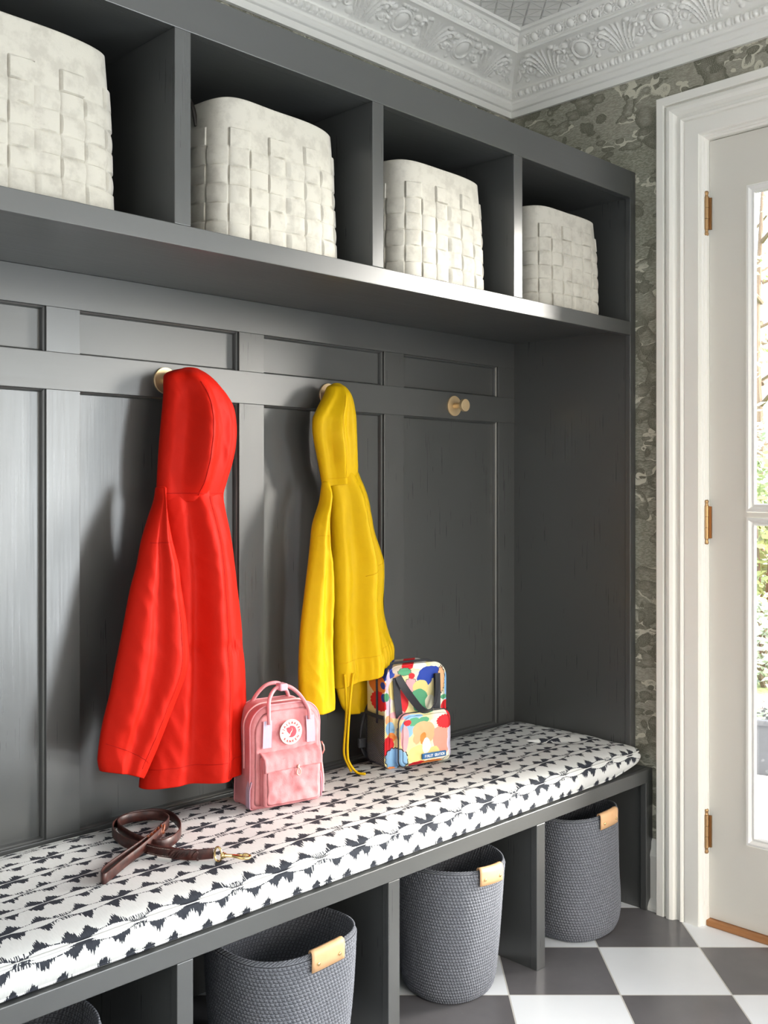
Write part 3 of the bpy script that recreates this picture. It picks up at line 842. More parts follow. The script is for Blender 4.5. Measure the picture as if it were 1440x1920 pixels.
seam('seam', BR, lambda t: .60-.0*t, 12, 258, M_redseam, red)
seam('seam', BR, lambda t: .625, 12, 258, M_redseam, red, .0006)
seam('seam', HR, lambda t: .42+.02*t, 14, 124, M_redseam, red)
ring_seam('seam', BR, 243, M_redseam, red, .0, .97, .0007)
ring_seam('seam', HR, 122, M_redseam, red, .05, .98, .0010)
ring_seam('seam', SR, 196, M_redseam, red, .03, .86, .0007, dip=14)
seam('seam', SR, lambda t: .74-.10*abs(t-.6), 90, 214, M_redseam, red, .0009)
# placket under the left chest
ring_seam('seam', SR, 42, M_redseam, red, .1, .95, .0009)

yel = empty('raincoat', (2.10, 2.28, 1.69), label='yellow hooded raincoat with long drawcords hanging between two bags', cat='raincoat')
yel['label'] = 'bright yellow hooded raincoat with loose drawcords hanging from a brass hook'
BY = cloth('coat_body', [(880, 610, 670, .032, 2.276), (896, 612, 676.5, .036, 2.272), (931, 616, 689.5, .044, 2.266), (997, 617, 702.5, .054, 2.258), (1036, 618, 714.5, .058, 2.254), (1062, 618, 720.5, .059, 2.252), (1103, 619, 719.5, .060, 2.250), (1145, 620, 718.5, .059, 2.250), (1197, 621, 728, .060, 2.249), (1227, 622, 736.3, .061, 2.248), (1250, 622.5, 736.5, .061, 2.247)],
   [([(880, .24), (1060, .24), (1250, .22)], .16, [(880, .002), (1000, -.010), (1150, -.014), (1250, -.014)]),
    ([(880, .50), (1060, .48), (1250, .46)], .20, [(880, .006), (1000, .024), (1250, .026)]),
    ([(880, .72), (1060, .70), (1250, .72)], .12, [(880, 0), (1040, -.010), (1145, -.004), (1250, .0)]),
    ([(1060, .97), (1250, .95)], .10, [(1060, 0), (1145, .002), (1250, .010)])] +
    [([(1180, .22+.07*k), (1260, .20+.07*k)], .033, [(1180, 0), (1205, .0008), (1228, .0045), (1240, .003), (1260, .001)]) for k in range(11)],
   M_yel, yel, 240, 240, seed=5, hem=lambda f, t: (.024*(f)**1.4-.050*(1-f)**1.0)*sstep(.70, 1, t), wr=.0014)
HY_ = cloth('hood', [(721, 622, 642, .012, 2.290), (725, 614, 648, .024, 2.286), (732, 610, 654, .032, 2.282), (741, 607, 659, .037, 2.278), (757, 599, 664, .041, 2.275), (775, 590.5, 666.5, .043, 2.272), (788, 586, 667.5, .044, 2.271), (814, 586, 668.5, .045, 2.269), (856, 593.5, 670, .042, 2.269), (876, 597.5, 671, .039, 2.270), (899, 601.5, 671.5, .036, 2.271), (912, 604, 672, .034, 2.272)],
   [([(721, .46), (788, .38), (850, .34), (912, .36)], .14, [(721, 0), (757, .010), (850, .022), (905, .014)]),
    ([(721, .25), (788, .16), (912, .14)], .12, [(721, 0), (770, -.006), (850, -.010), (912, -.006)]),
    ([(721, .60), (912, .62)], .10, [(721, 0), (800, -.006), (850, -.002), (912, 0)]),
    ([(721, .80), (912, .80)], .20, [(721, 0), (800, .006), (880, .004), (912, .0)])],
   M_yel, yel, 120, 200, seed=6, hem=lambda f, t: .020*f*sstep(.8, 1, t))
SY = cloth('sleeve', [(905, 603, 618, .014, 2.246), (920, 601, 622, .020, 2.240), (942, 597.5, 621, .024, 2.234), (983, 585, 617, .028, 2.226), (1023, 580.5, 618, .030, 2.222), (1042, 578.5, 621, .031, 2.220), (1060, 576.5, 623, .032, 2.218), (1113, 570, 625, .033, 2.216), (1167, 563.5, 623, .034, 2.215), (1220, 560, 623, .035, 2.214), (1274, 559, 625, .035, 2.214), (1316, 562, 626.5, .034, 2.214), (1334, 568, 626, .032, 2.214)],
   [([(905, .4), (1100, .28), (1334, .30)], .22, [(905, 0), (1000, .006), (1150, .008), (1334, .004)]),
    ([(905, .6), (1100, .58), (1250, .64), (1334, .60)], .18, [(905, 0), (1000, -.004), (1150, -.010), (1270, -.006), (1334, 0)]),
    ([(905, .85), (1334, .90)], .20, [(905, 0), (1000, .004), (1150, .006), (1334, .006)])],
   M_yel, yel, 200, 180, seed=7, hem=lambda f, t: (.004*(1-f)-.006*math.sin(PI*f)+.006*f)*sstep(.9, 1, t), wr=.0018)
# the other sleeve, behind the hem
SY2 = cloth('sleeve', [(1180, 632, 700, .016, 2.306), (1230, 630, 702, .020, 2.304), (1268, 627, 703, .022, 2.302), (1290, 631, 700, .022, 2.302), (1320, 640, 692, .021, 2.302), (1335, 650, 686, .018, 2.302)],
   [([(1180, .4), (1335, .4)], .2, [(1180, .004), (1335, .006)]), ([(1180, .7), (1335, .65)], .2, [(1180, -.004), (1335, -.005)])], M_yel, yel, 60, 120, seed=9)
def pxpt(px, py, Y):
    X = kx(px)*Y; return Vector((X, Y, zz(py, X, Y)))
seam('seam', HY_, lambda t: .40-.04*t, 14, 112, M_yelseam, yel, .0009)
ring_seam('seam', HY_, 112, M_yelseam, yel, .02, .99, .0009)
ring_seam('seam', BY, 128, M_yelseam, yel, .35, .98, .0009, dip=-18)
ring_seam('seam', BY, 216, M_yelseam, yel, .02, .98, .0007)
ring_seam('seam', SY, 46, M_yelseam, yel, .05, .95, .0008)
for pts in ([(662.5, 1262, 2.205), (659, 1290, 2.205), (656, 1320, 2.205), (654, 1350, 2.205), (652, 1385, 2.204), (651.5, 1405, 2.203), (654, 1428, 2.200)], [(646, 1264, 2.215), (648.5, 1300, 2.215), (649.5, 1330, 2.215), (648, 1360, 2.215), (645, 1400, 2.213), (646.5, 1420, 2.211)]):
    P = [pxpt(*p) for p in pts]; q = P[-1]
    if len(pts) == 7: P += [Vector((q.x+.012, q.y-.022, .5695)), Vector((q.x+.026, q.y-.044, .5665))]
    else: P += [Vector((q.x+.010, q.y-.018, .5700))]
    P = spline(P, 6)
    P = [Vector((p.x, p.y, max(p.z, .5665))) for p in P]
    o = MB().tube(P, .0036, 8).out('drawcord', M_yel, None, smooth=True); o.parent = yel; o.matrix_parent_inverse = Matrix.Translation(-yel.location)

# ------------------------------------------------------------------ backpacks
def bag_outline(W, H, r_top, r_bot, n=14, bulge=.0):
    pts = []
    for cx_, cz_, r_, a0 in ((W/2-r_bot, r_bot, r_bot, -PI/2), (W/2-r_top, H-r_top, r_top, 0), (-(W/2-r_top), H-r_top, r_top, PI/2), (-(W/2-r_bot), r_bot, r_bot, PI)):
        for k in range(n+1):
            a = a0+PI/2*k/n; pts.append((cx_+r_*math.cos(a), cz_+r_*math.sin(a)))
    out = []
    P = [Vector(p) for p in pts]; L = [0]
    for i in range(len(P)): L.append(L[-1]+(P[(i+1) % len(P)]-P[i]).length)
    N = 160; j = 0
    for k in range(N):
        s_ = L[-1]*k/N
        while L[j+1] < s_: j += 1
        q = P[j].lerp(P[(j+1) % len(P)], (s_-L[j])/max(1e-9, L[j+1]-L[j]))
        q.x += bulge*math.sin(PI*q.y/H)*(1 if q.x > 0 else -1)*min(1, abs(q.x)/(W*.4)); out.append(q)
    return out
def bag_solid(ol, y0, y1, bev, puff, wr=0, seed=0, back_puff=0, nb=6, nc=16, top_slope=0):
    """outline in x,z extruded from y0 (front) to y1 (back) with soft edges and a puffed, creased front"""
    C = sum(ol, Vector((0, 0)))/len(ol); C.y = max(C.y, 0)
    def ringp(s_, y, inset=0):
        r = []
        for p in ol:
            d_ = p-C; L_ = d_.length; q = C+d_*s_*(1-inset/L_)
            r.append((q.x, q.y, y))
        return r
    rows = []
    def push(ring, f):
        out = []
        for x, z, y in ring:
            n_ = wr*(mnoise.noise(Vector((x*24+seed, y*24, z*20)))+.8*mnoise.noise(Vector((x*55+seed, y*40, z*50+3))))
            out.append((x, y+n_*f, z))
        rows.append(out)
    for k in range(1, nc): 
        s_ = k/nc
        push(ringp(s_*.97, y0-puff*(1-s_*s_)), 1)
    for k in range(nb+1):
        a = PI/2*k/nb; push(ringp(1, y0+bev*(1-math.sin(a)), bev*(1-math.sin(a))*.0+bev*(1-math.sin(a))), .8)
    # walk from front bevel to side
    rows = rows[:nc-1]
    for k in range(nb+1):
        a = PI/2*k/nb; push(ringp(1, y0+bev*(1-math.cos(a)), bev*(1-math.sin(a))), .7)
    for k in range(1, 8): push(ringp(1, y0+bev+(y1-y0-2*bev)*k/8, .0025*math.sin(PI*k/8)), .3)
    for k in range(nb+1):
        a = PI/2*k/nb; push(ringp(1, y1-bev*(1-math.sin(a)), bev*(1-math.cos(a))), .1)
    for k in range(nc-1, 0, -1):
        s_ = k/nc; push(ringp(s_*.97, y1+back_puff*(1-s_*s_)), .1)
    return MB().grid(rows, close_u=True, cap0=True, cap1=True)

M_pink = Mat('pink_canvas', .75, (.72, .28, .30), .3); v = M_pink.coord(); M_pink.bump(M_pink.noise(v, 500, 2)*.4+M_pink.noise(v, 30, 4, .6)*2.5, .35, .002)
M_pink.color(M_pink.mix(M_pink.noise(v, 20, 3).step(.35, .65), (.56, .20, .215), (.64, .26, .275)))
M_pinkd = Mat('pink_edge', .6, (.64, .26, .29))
M_zip = Mat('pink_zip', .5, (.82, .42, .42)); M_zipp = Mat('copper_puller', .35, (.75, .38, .32), metal=.6)
def striped(name, a, b, per, axis='x', phase=0):
    m = Mat(name, .7, a); x, y, z = m.xyz(m.coord('UV')); m.color(m.mix(((x+phase)/per).fract().gt(.5), a, b)); return m
M_stripe = striped('striped_webbing', (.62, .34, .42), (.34, .36, .48), .40, phase=.1)
def web(pts, wdir, width, thick, name, mat, root):
    P = [Vector(p) for p in pts]; L = len(P); rows = []; uv = []
    for i, p in enumerate(P):
        t = (P[min(i+1, L-1)]-P[max(i-1, 0)]).normalized(); w_ = Vector(wdir[i] if isinstance(wdir, list) else wdir).normalized()
        n_ = t.cross(w_).normalized()
        rr = []; uu = []
        for k in range(7): rr.append(p+w_*(k/6-.5)*width+n_*thick/2); uu.append((k/6, i/L))
        for k in range(7): rr.append(p+w_*(.5-k/6)*width-n_*thick/2); uu.append((1-k/6, i/L))
        rows.append(rr); uv.append(uu)
    m = MB().grid(rows, close_u=True, cap0=True, cap1=True); me = m.mesh(name); u_ = me.uv_layers.new(name='UVMap'); fl_ = [q for r in uv for q in r]
    for lp in me.loops: u_.data[lp.index].uv = fl_[lp.vertex_index]
    bm = bmesh.new(); bm.from_mesh(me); bmesh.ops.recalc_face_normals(bm, faces=bm.faces); bm.to_mesh(me); bm.free()
    return link(name, me, mat, root)
ZC_ = .5635   # cushion crown under the bags
pk = empty('small_backpack', (1.735, 2.098, ZC_), math.radians(-11), 'small pink canvas backpack with a round emblem leaning beside the red raincoat', 'backpack')
W, H, D = .214, .268, .108
ol = bag_outline(W, H, .060, .012, bulge=-.003)
b_ = bag_solid(ol, 0, D, .016, .007, .0035, 1).out('bag_body', M_pink, pk, smooth=True)
# piping
for yy in (.010, D-.010):
    MB().tube([(p.x*1.0, yy, p.y) for p in ol], .0022, 8, closed=True).out('piping', M_pinkd, pk, smooth=True)
# zip band round the top
MB().tube([(p.x*1.002, .045, p.y+.0006) for p in ol if p.y > .10], .0026, 8).out('zip', M_zip, pk, smooth=True)
pol = bag_outline(.170, .130, .008, .010)
pkt = bag_solid(pol, -.030, .002, .010, .004, .0045, 5).out('front_pocket', M_pink, pk, smooth=True); pkt.location = (.002, 0, .010)
# slack upper edge of the pocket and its flap
fl_rows = []
for i, (y_, z_) in enumerate(((.001, .149), (-.006, .1475), (-.018, .143), (-.031, .136), (-.0345, .122), (-.036, .108), (-.0355, .1045), (-.0335, .1040), (-.032, .106))):
    fl_rows.append([(-.083+.170*k/40, y_-.0025*mnoise.noise(Vector((k*.35, i*.7, 3))), z_+.004*(k/40)+.002*mnoise.noise(Vector((k*.2, 9, 1)))) for k in range(41)])
fo = MB().grid(fl_rows).out('pocket_flap', M_pink, pk, smooth=True); sd = fo.modifiers.new('solid', 'SOLIDIFY'); sd.thickness = .0022; sd.offset = 0
pz = MB(); 
pz.tube([(.012, -.040, .108), (.0175, -.041, .100), (.018, -.041, .092), (.012, -.042, .086), (.006, -.041, .092), (.0065, -.041, .100)], .0016, 8, closed=True)
pz.box(.009, .015, -.041, -.037, .104, .114)
pz.out('zip_puller', M_zipp, pk, smooth=True)
# handles: two rolled loops held together by a snap wrap
for nm, yy, lean, s0 in (('front', -.009, .024, 1), ('rear', D-.012, .010, 0)):
    base = .205 if s0 else H-.060
    HZ = -.020
    P = spline([(-.060, yy-.004*s0, base+.018), (-.059, yy+(.000 if s0 else 0), base+.045), (-.046, yy+lean*(1 if s0 else -1)*.9, .284), (-.020, yy+lean*(1.4 if s0 else -1.6), .308), (.016, yy+lean*(1.4 if s0 else -1.6), .309), (.044, yy+lean*(1 if s0 else -1)*.9, .286), (.059, yy+(.000 if s0 else 0), base+.045), (.060, yy-.004*s0, base+.018)], 8)
    o = MB().tube(P, .0052, 10).out('handle', M_pinkd, pk, smooth=True)
sn = MB().box(-.014, .010, .012, .040, .300, .3195).out('snap_wrap', M_stripe, pk, bevel=.004)
for sx in (-.064, .064):
    web([(sx*.985, -.0095, .232), (sx*1.0, -.011, .215), (sx*1.02, -.0115, .19), (sx*1.03, -.0105, .162)], (1, 0, 0), .025, .0022, 'handle_tab', M_stripe, pk)
for sx, w0 in ((-1, .018), (1, .010)):
    web([(sx*(W/2-.004), .012, .075), (sx*(W/2+.0005), .014, .055), (sx*(W/2+.001), .014, .03), (sx*(W/2+.0005), .014, .006)], (0, 1, 0), .022, .002, 'side_tab', M_stripe, pk)
# side pocket fold and the shoulder strap lying behind
MB().tube(spline([(W/2+.004, .035, .165), (W/2+.009, .030, .13), (W/2+.012, .028, .09), (W/2+.016, .026, .05), (W/2+.013, .022, .012)], 6), .004, 8, flat=2.2).out('side_zip', M_zip, pk, smooth=True)
MB().tube([(W/2+.008, .016, .150), (W/2+.013, .013, .138), (W/2+.014, .012, .126), (W/2+.009, .013, .116)], .0018, 8).out('zip_puller', M_zipp, pk, smooth=True)
P = spline([(-.06, D+.004, .24), (-.085, D+.020, .20), (-.110, D+.020, .13), (-.105, D+.012, .06), (-.07, D+.006, .02)], 6)
MB().ribbon(P, (0, 0.3, 1), .022, .005).out('shoulder_strap', M_dkleather, pk, smooth=True)
# round emblem with lettering and the curled fox
M_cream = Mat('emblem_cream', .6, (.86, .80, .66)); M_em = Mat('emblem_red', .6, (.62, .045, .07)); M_emd = Mat('emblem_lettering', .6, (.42, .03, .05))
em = MB().lathe([(.0001, 0), (.0325, 0), (.0333, .0008), (.0328, .0018), (.0001, .0020)], Matrix.Translation((.004, -.0125, .196)) @ Matrix.Rotation(PI/2, 4, 'X'), 64).out('emblem', M_cream, pk); smoothsharp(em, 30)
def letters(txt, size, place, mat, parent, name, depth=.0003):
    for i, ch in enumerate(txt):
        if ch == ' ': continue
        cu = bpy.data.curves.new('l', 'FONT'); cu.body = ch; cu.size = size; cu.align_x = 'CENTER'; cu.extrude = depth; cu.offset = size*.035
        to = bpy.data.objects.new('l', cu); COL.objects.link(to)
        dg = bpy.context.evaluated_depsgraph_get(); me = bpy.data.meshes.new_from_object(to.evaluated_get(dg))
        bpy.data.objects.remove(to); me.transform(place(i)); 
        yield me
def join(mes, name, mat, parent):
    bm = bmesh.new()
    for me in mes: bm.from_mesh(me)
    me = bpy.data.meshes.new(name); bm.to_mesh(me); bm.free(); me.materials.clear()
    return link(name, me, mat, parent)
EC = Vector((.004, -.0148, .196)); XZ = Matrix.Rotation(PI/2, 4, 'X')
def around(a0, step, rad, up=True):
    def f(i):
        a = a0+step*i
        ang = a-PI/2 if up else a+PI/2
        return Matrix.Translation(EC+Vector((math.cos(a)*rad, 0, math.sin(a)*rad))) @ XZ @ Matrix.Rotation(ang, 4, 'Z')
    return f
ms = list(letters('FJALLRAVEN', .0088, around(math.radians(180), math.radians(-19.6), .0214), M_emd, em, ''))
ms += list(letters('KANKEN', .0088, around(math.radians(222), math.radians(20.5), .0278, False), M_emd, em, ''))
join(ms, 'lettering', M_emd, em)
def flat(pts, name, mat, parent, y=-.0150, t=.0006):
    m = MB(); n = len(pts)
    m.v = [(p[0], y, p[1]) for p in pts]+[(p[0], y+t, p[1]) for p in pts]
    m.f = [tuple(range(n)), tuple(range(2*n-1, n-1, -1))]+[(i, (i+1) % n, n+(i+1) % n, n+i) for i in range(n)]
    return m.out(name, mat, parent)
def epx(x, y): return (EC.x+(x-703)/590*.0333, EC.z-(y-690)/590*.0333)
fox = [(445, 440), (475, 480), (560, 455), (640, 455), (650, 440), (560, 420), (690, 400), (790, 410), (880, 455), (945, 530), (985, 640), (985, 740), (950, 830), (890, 895), (800, 935), (700, 945), (620, 925), (565, 890), (640, 880), (672, 830), (690, 760), (740, 690), (775, 640), (780, 560), (745, 490), (720, 480), (750, 550), (740, 620), (690, 680), (650, 740), (620, 815), (600, 770), (550, 710), (490, 650), (465, 560)]
fx_ = flat([epx(*p) for p in fox], 'fox_mark', M_em, em)

# ---- colourful backpack
M_art = Mat('painted_print_fabric', .6, (.85, .78, .5), .35)
ox, oy, oz = M_art.xyz(M_art.coord())
# unwrap the side onto the front plane; front lies at y = -0.0
ss = ox-(oy.mx(0))*.72
wob = (M_art.noise(M_art.coord(), 60, 2)-.5)*.006
def bxz(cx_, cy_):
    yy = cy_+.095*(cx_-510)
    if cx_ < 510: return (-.1125-(510-cx_)*.00033, (1440-yy)*.000246)
    return ((cx_-868)*.000315, (1440-yy)*.000246)
acc = None
def blob(cx_, cy_, rx, ry, col, sc_n=0, amp=.1, base=None, outline=False, rot=0):
    global acc
    X0, Z0 = bxz(cx_, cy_); rx_ = rx*(.000315 if cx_ >= 510 else .00033); rz_ = ry*.000246
    dx = (ss-X0+wob); dz = (oz-Z0+wob)
    qx, qz = dx/rx_, dz/rz_
    r2 = (qx*qx+qz*qz).m('SQRT')
    if sc_n:
        th = qz.m('ARCTAN2', qx); r2 = r2+(th*sc_n).sin().abs()*-amp+amp*.6
    m_ = r2.step(1.03, .97)
    if outline:
        acc = M_art.mix((r2-1.06).abs().step(.06, .045), acc, (.02, .02, .03))
    acc = M_art.mix(m_, acc, col)
pal = dict(blue=(.02, .06, .40), lb=(.28, .52, .80), red=(.72, .02, .03), org=(.85, .26, .05), pch=(.88, .46, .24), pnk=(.85, .42, .46), grn=(.10, .38, .20), ylw=(.82, .68, .26), crm=(.88, .84, .66), lil=(.74, .64, .80), wht=(.86, .86, .86), tan=(.60, .50, .42), sal=(.84, .36, .27), blk=(.02, .02, .03))
acc = M_art.mix(M_art.noise(M_art.coord(), 7, 1).step(.45, .55), (.84, .74, .38), (.88, .84, .70))
for a in [(640, 260, 140, 70, 'pch'), (490, 250, 130, 120, 'blue', 7, .08), (650, 220, 70, 70, 'tan'), (760, 190, 70, 45, 'red'), (900, 190, 80, 40, 'wht'), (720, 260, 70, 45, 'grn', 5, .15, 1), (330, 330, 70, 110, 'lb', 5, .2, 1), (1020, 270, 140, 75, 'blue'), (950, 340, 90, 100, 'blue'),
          (410, 450, 110, 110, 'org'), (430, 650, 110, 120, 'red', 8, .1), (475, 440, 32, 45, 'blue'), (480, 590, 30, 50, 'blue'), (540, 560, 30, 320, 'lil'), (600, 480, 60, 120, 'ylw'), (515, 572, 34, 52, 'grn'),
          (790, 420, 66, 84, 'pnk', 6, .2, 1), (690, 620, 70, 150, 'red'), (800, 310, 36, 36, 'red', 6, .15), (900, 450, 90, 90, 'ylw'), (880, 570, 96, 96, 'grn'), (930, 690, 120, 65, 'grn'), 
          (1150, 360, 40, 150, 'pch', 7, .2, 1), (1215, 450, 22, 230, 'lb'), (1180, 580, 40, 30, 'grn'), (1200, 710, 55, 90, 'red'), (1010, 640, 60, 90, 'crm'), (545, 850, 40, 60, 'pch'), (560, 960, 50, 90, 'lb'), (570, 1060, 40, 60, 'org'), (540, 1180, 60, 130, 'red', 5, .1), (600, 1320, 90, 130, 'lb', 6, .12, 1),
          (640, 780, 90, 45, 'pnk'), (760, 790, 110, 28, 'lb'),
          (690, 930, 70, 110, 'lb'), (665, 1050, 40, 160, 'pnk'), (770, 850, 78, 50, 'grn'), (880, 830, 60, 36, 'grn'), (1090, 1060, 110, 230, 'sal'), (1210, 1080, 55, 230, 'lil'), (1000, 880, 60, 60, 'crm'),
          (870, 950, 128, 100, 'pch'), (795, 1060, 42, 70, 'pch'), (870, 1060, 38, 75, 'org'), (945, 1010, 46, 90, 'pch'), (1135, 860, 104, 84, 'red', 9, .1), (820, 1250, 130, 110, 'ylw'), (990, 1240, 70, 80, 'ylw'), (905, 1150, 46, 100, 'wht'), (690, 860, 40, 36, 'red', 6, .1),
          (810, 1375, 105, 42, 'red'), (980, 1360, 120, 34, 'org'), (1170, 1340, 60, 40, 'crm', 2, .1, 1), (1240, 1290, 30, 90, 'red'), (560, 1440, 60, 20, 'org')]:
    cx_, cy_, rx, ry, cn = a[:5]
    blob(cx_, cy_, rx, ry, pal[cn], a[5] if len(a) > 5 else 0, a[6] if len(a) > 6 else .1, outline=len(a) > 7)
M_art.color(acc); v = M_art.coord(); M_art.bump(M_art.noise(v, 26, 4, .6), .3, .004)
cp = empty('printed_backpack', (2.275, 2.133, ZC_-.001), math.radians(-13), 'colourful abstract printed backpack with black webbing handles below the yellow raincoat', 'backpack')
W, H, D = .224, .304, .120
ol = bag_outline(W, H, .050, .020, bulge=-.002)
bag_solid(ol, 0, D, .014, .006, .003, 11).out('bag_body', M_art, cp, smooth=True)
M_nylon = Mat('black_webbing', .6, (.025, .027, .035)); M_nylon.bump(M_nylon.noise(M_nylon.scale(M_nylon.coord(), 800, 800, 150), 1, 1), .3, .0005)
M_wpipe = Mat('white_piping', .5, (.8, .75, .70))
ro = MB().tube([(p.x*1.0, .006, p.y) for p in ol], .0024, 8, closed=True).out('piping', M_art, cp, smooth=True)
MB().tube([(p.x*1.003, .052, p.y+.0005) for p in ol if p.y > .125], .0045, 8, flat=.5).out('zip', M_nylon, cp, smooth=True)
pol = bag_outline(.190, .158, .030, .018)
pkt = bag_solid(pol, -.030, .002, .012, .005, .003, 15); pkt.v = [(x+.014, y, z+.006) for x, y, z in pkt.v]
pkt.out('front_pocket', M_art, cp, smooth=True)
MB().tube([(p.x*.995+.014, -.021, p.y*.995+.006) for p in pol if p.x < .05 or p.y > .1], .0024, 8).out('pocket_zip', M_nylon, cp, smooth=True)
MB().tube([(-.086, -.026, .125), (-.089, -.028, .108), (-.087, -.030, .092)], .0022, 6).out('zip_puller', M_nylon, cp, smooth=True)
# black webbing handles hanging in a loop
web(spline([(-.080, -.0085, .272), (-.078, -.0095, .22), (-.073, -.0105, .175), (-.068, -.008, .150)], 6), (1, 0, 0), .024, .002, 'handle_strap', M_nylon, cp)
web(spline([(.068, -.0085, .272), (.069, -.0095, .22), (.067, -.0105, .175), (.069, -.008, .155)], 6), (1, 0, 0), .024, .002, 'handle_strap', M_nylon, cp)
P = spline([(-.076, -.011, .276), (-.062, -.022, .245), (-.035, -.030, .205), (-.010, -.035, .176), (.015, -.036, .166), (.040, -.033, .180), (.056, -.026, .215), (.068, -.012, .272)], 8)
n_ = len(P)
wd = []
for i, p in enumerate(P):
    t = (P[min(i+1, n_-1)]-P[max(i-1, 0)]).normalized(); q = i/(n_-1)
    wv = Vector((1, 0, 0))*math.cos(q*PI*.9)+Vector((0, -.75, .6))*math.sin(q*PI*.9)
    wv -= t*wv.dot(t); wd.append(wv.normalized())
web(P, wd, .023, .0022, 'handle_loop', M_nylon, cp)
# mesh side pocket
M_net = Mat('dark_mesh', .6, (.03, .03, .05)); u, v, w_ = M_net.xyz(M_net.coord())
a1 = ((v+w_)*520).sin().abs(); a2 = ((v-w_)*520).sin().abs()
hole = (a1.gt(.55))*(a2.gt(.55)); al = hole*-.80+1.0
M_net.nt.links.new(al.k, M_net.b.inputs['Alpha'])
for sg in (-1, 1):
    rows = []
    for i in range(13):
        z_ = .008+.142*i/12
        bl = .014*math.sin(PI*min(1, (i+1)/12))**.7+.002
        rows.append([(sg*(W/2+bl*math.sin(PI*k/12)**.7+.001), .006+.108*k/12, z_) for k in range(13)])
    o = MB().grid(rows).out('mesh_pocket', M_net, cp, smooth=True)
    MB().ribbon([(sg*(W/2+.004+.004*math.sin(PI*k/10)), .005+.110*k/10, .153) for k in range(11)], (0, 0, 1), .012, .002).out('binding', M_nylon, o)
P = spline([(-.05, D+.004, .25), (-.085, D+.014, .18), (-.125, D+.002, .10), (-.130, D-.01, .04), (-.10, D-.01, .012)], 6)
MB().ribbon(P, (0, .3, 1), .022, .004).out('shoulder_strap', M_nylon, cp, smooth=True)
MB().box(-.145, -.118, D-.02, D-.008, .045, .075).out('buckle', M_nylon, cp, bevel=.003)
# name label on the pocket
M_lab = Mat('label_blue', .4, (.015, .12, .33)); M_txt = Mat('label_white', .4, (.85, .88, .9))
lb = MB().box(-.006, .082, -.0388, -.036, .023, .0400).out('name_label', M_lab, cp, bevel=.003)
def row_(i): return Matrix.Translation((.0045+i*.00525, -.0391, .0275)) @ XZ @ Matrix.Scale(.62, 4, (1, 0, 0))
join(list(letters('FINLEY GRAYSON', .0118, row_, M_txt, lb, '')), 'lettering', M_txt, lb)

# ------------------------------------------------------------------ dog leash
M_lea = Mat('brown_leather', .42, (.075, .018, .012), .5); v = M_lea.coord(); nn = M_lea.noise(v, 60, 4)
M_lea.color(M_lea.mix(nn.step(.3, .7), (.026, .008, .007), (.068, .018, .013))); M_lea.bump(M_lea.noise(v, 500, 3), .25, .0006)
M_lea2 = Mat('worn_leather_edge', .5, (.22, .060, .022)); M_thread = Mat('pale_thread', .7, (.55, .48, .42))
ls = empty('dog_leash', (1.33, 2.10, .565), label='coiled brown leather dog leash with a brass clip on the cushion', cat='leash')
def lpart(mb, name, mat, smooth=True, parent=None, **k):
    o = mb.out(name, mat, None, smooth=smooth, **k); o.parent = parent or ls
    o.matrix_parent_inverse = Matrix.Translation(-ls.location) if not parent else Matrix.Identity(4)
    return o
def lp(px, py, h=.0125):      # point on the cushion seen at this pixel; h = height of the strap middle
    z_ = .564+h; d_ = (CZ-z_)*F/(py-HY); r_ = d_*(px-CX)/F
    return Vector(((d_+r_)/R2, (d_-r_)/R2, z_))
coil = spline([lp(400, 1600), (lp(360, 1603)), lp(318, 1599), lp(275, 1591), lp(236, 1580), lp(213, 1562), lp(216, 1546), lp(245, 1531), lp(285, 1525), lp(318, 1529), lp(336, 1545), lp(337, 1562), lp(322, 1577), lp(300, 1584), lp(268, 1578), lp(240, 1565), lp(222, 1550), lp(226, 1540), lp(252, 1532), lp(285, 1529, .014), lp(306, 1531, .016), lp(316, 1538, .019), lp(312, 1547, .022), lp(300, 1556, .023)], 8)
coil = [Vector((p.x, p.y, p.z)) for p in coil]
lpart(MB().ribbon(coil, (0, 0, 1), .024, .0036), 'strap', M_lea)
hp = spline([lp(300, 1556, .023), lp(284, 1569, .022), lp(262, 1586, .018), lp(230, 1608, .014), lp(205, 1626, .013), lp(193, 1637, .0125), lp(190, 1645, .0125), lp(196, 1648, .0125), lp(208, 1639, .0125), lp(233, 1618, .014), lp(264, 1594, .018), lp(287, 1574, .022), lp(303, 1559, .023)], 8)
lpart(MB().ribbon(hp, (0, 0, 1), .023, .0032), 'hand_loop', M_lea)
# plaited join
def braid(a, b, name, n=3, w_=.010, mat=None, amp=.0085):
    ax = (b-a); L_ = ax.length; t = ax.normalized(); up = Vector((0, 0, 1)); sd_ = t.cross(up).normalized()
    for k in range(n):
        pts = []
        for i in range(41):
            q = i/40; ph = 2*PI*(q*1.6+k/n)
            pts.append(a+ax*q+up*(math.sin(ph)*amp)+sd_*(math.cos(ph)*.0050))
        lpart(MB().tube(pts, .0052, 8, flat=.5), name, mat or M_lea)
braid(lp(306, 1553, .023), lp(278, 1576, .021), 'plait', mat=M_lea2)
braid(lp(372, 1603, .012), lp(318, 1599, .012), 'plait')
def stitches(pts, off_z, side, n):
    m = MB(); 
    for i in range(n):
        a = pts[int(i*(len(pts)-2)/n)]; b = pts[int(i*(len(pts)-2)/n)+1]
        t = (b-a).normalized(); s_ = t.cross(Vector((0, 0, 1))).normalized()*side
        p = a+s_*.0021+Vector((0, 0, off_z)); m.tube([p-t*.0016, p+t*.0016], .0004, 5)
    return m
seg = spline([lp(318, 1599), lp(296, 1596), lp(275, 1591)], 20)
lpart(stitches(seg, .008, -1, 14), 'stitching', M_thread); lpart(stitches(seg, -.008, -1, 14), 'stitching', M_thread)
M_clip = Mat('polished_brass', .22, (.78, .58, .26), metal=1.0)
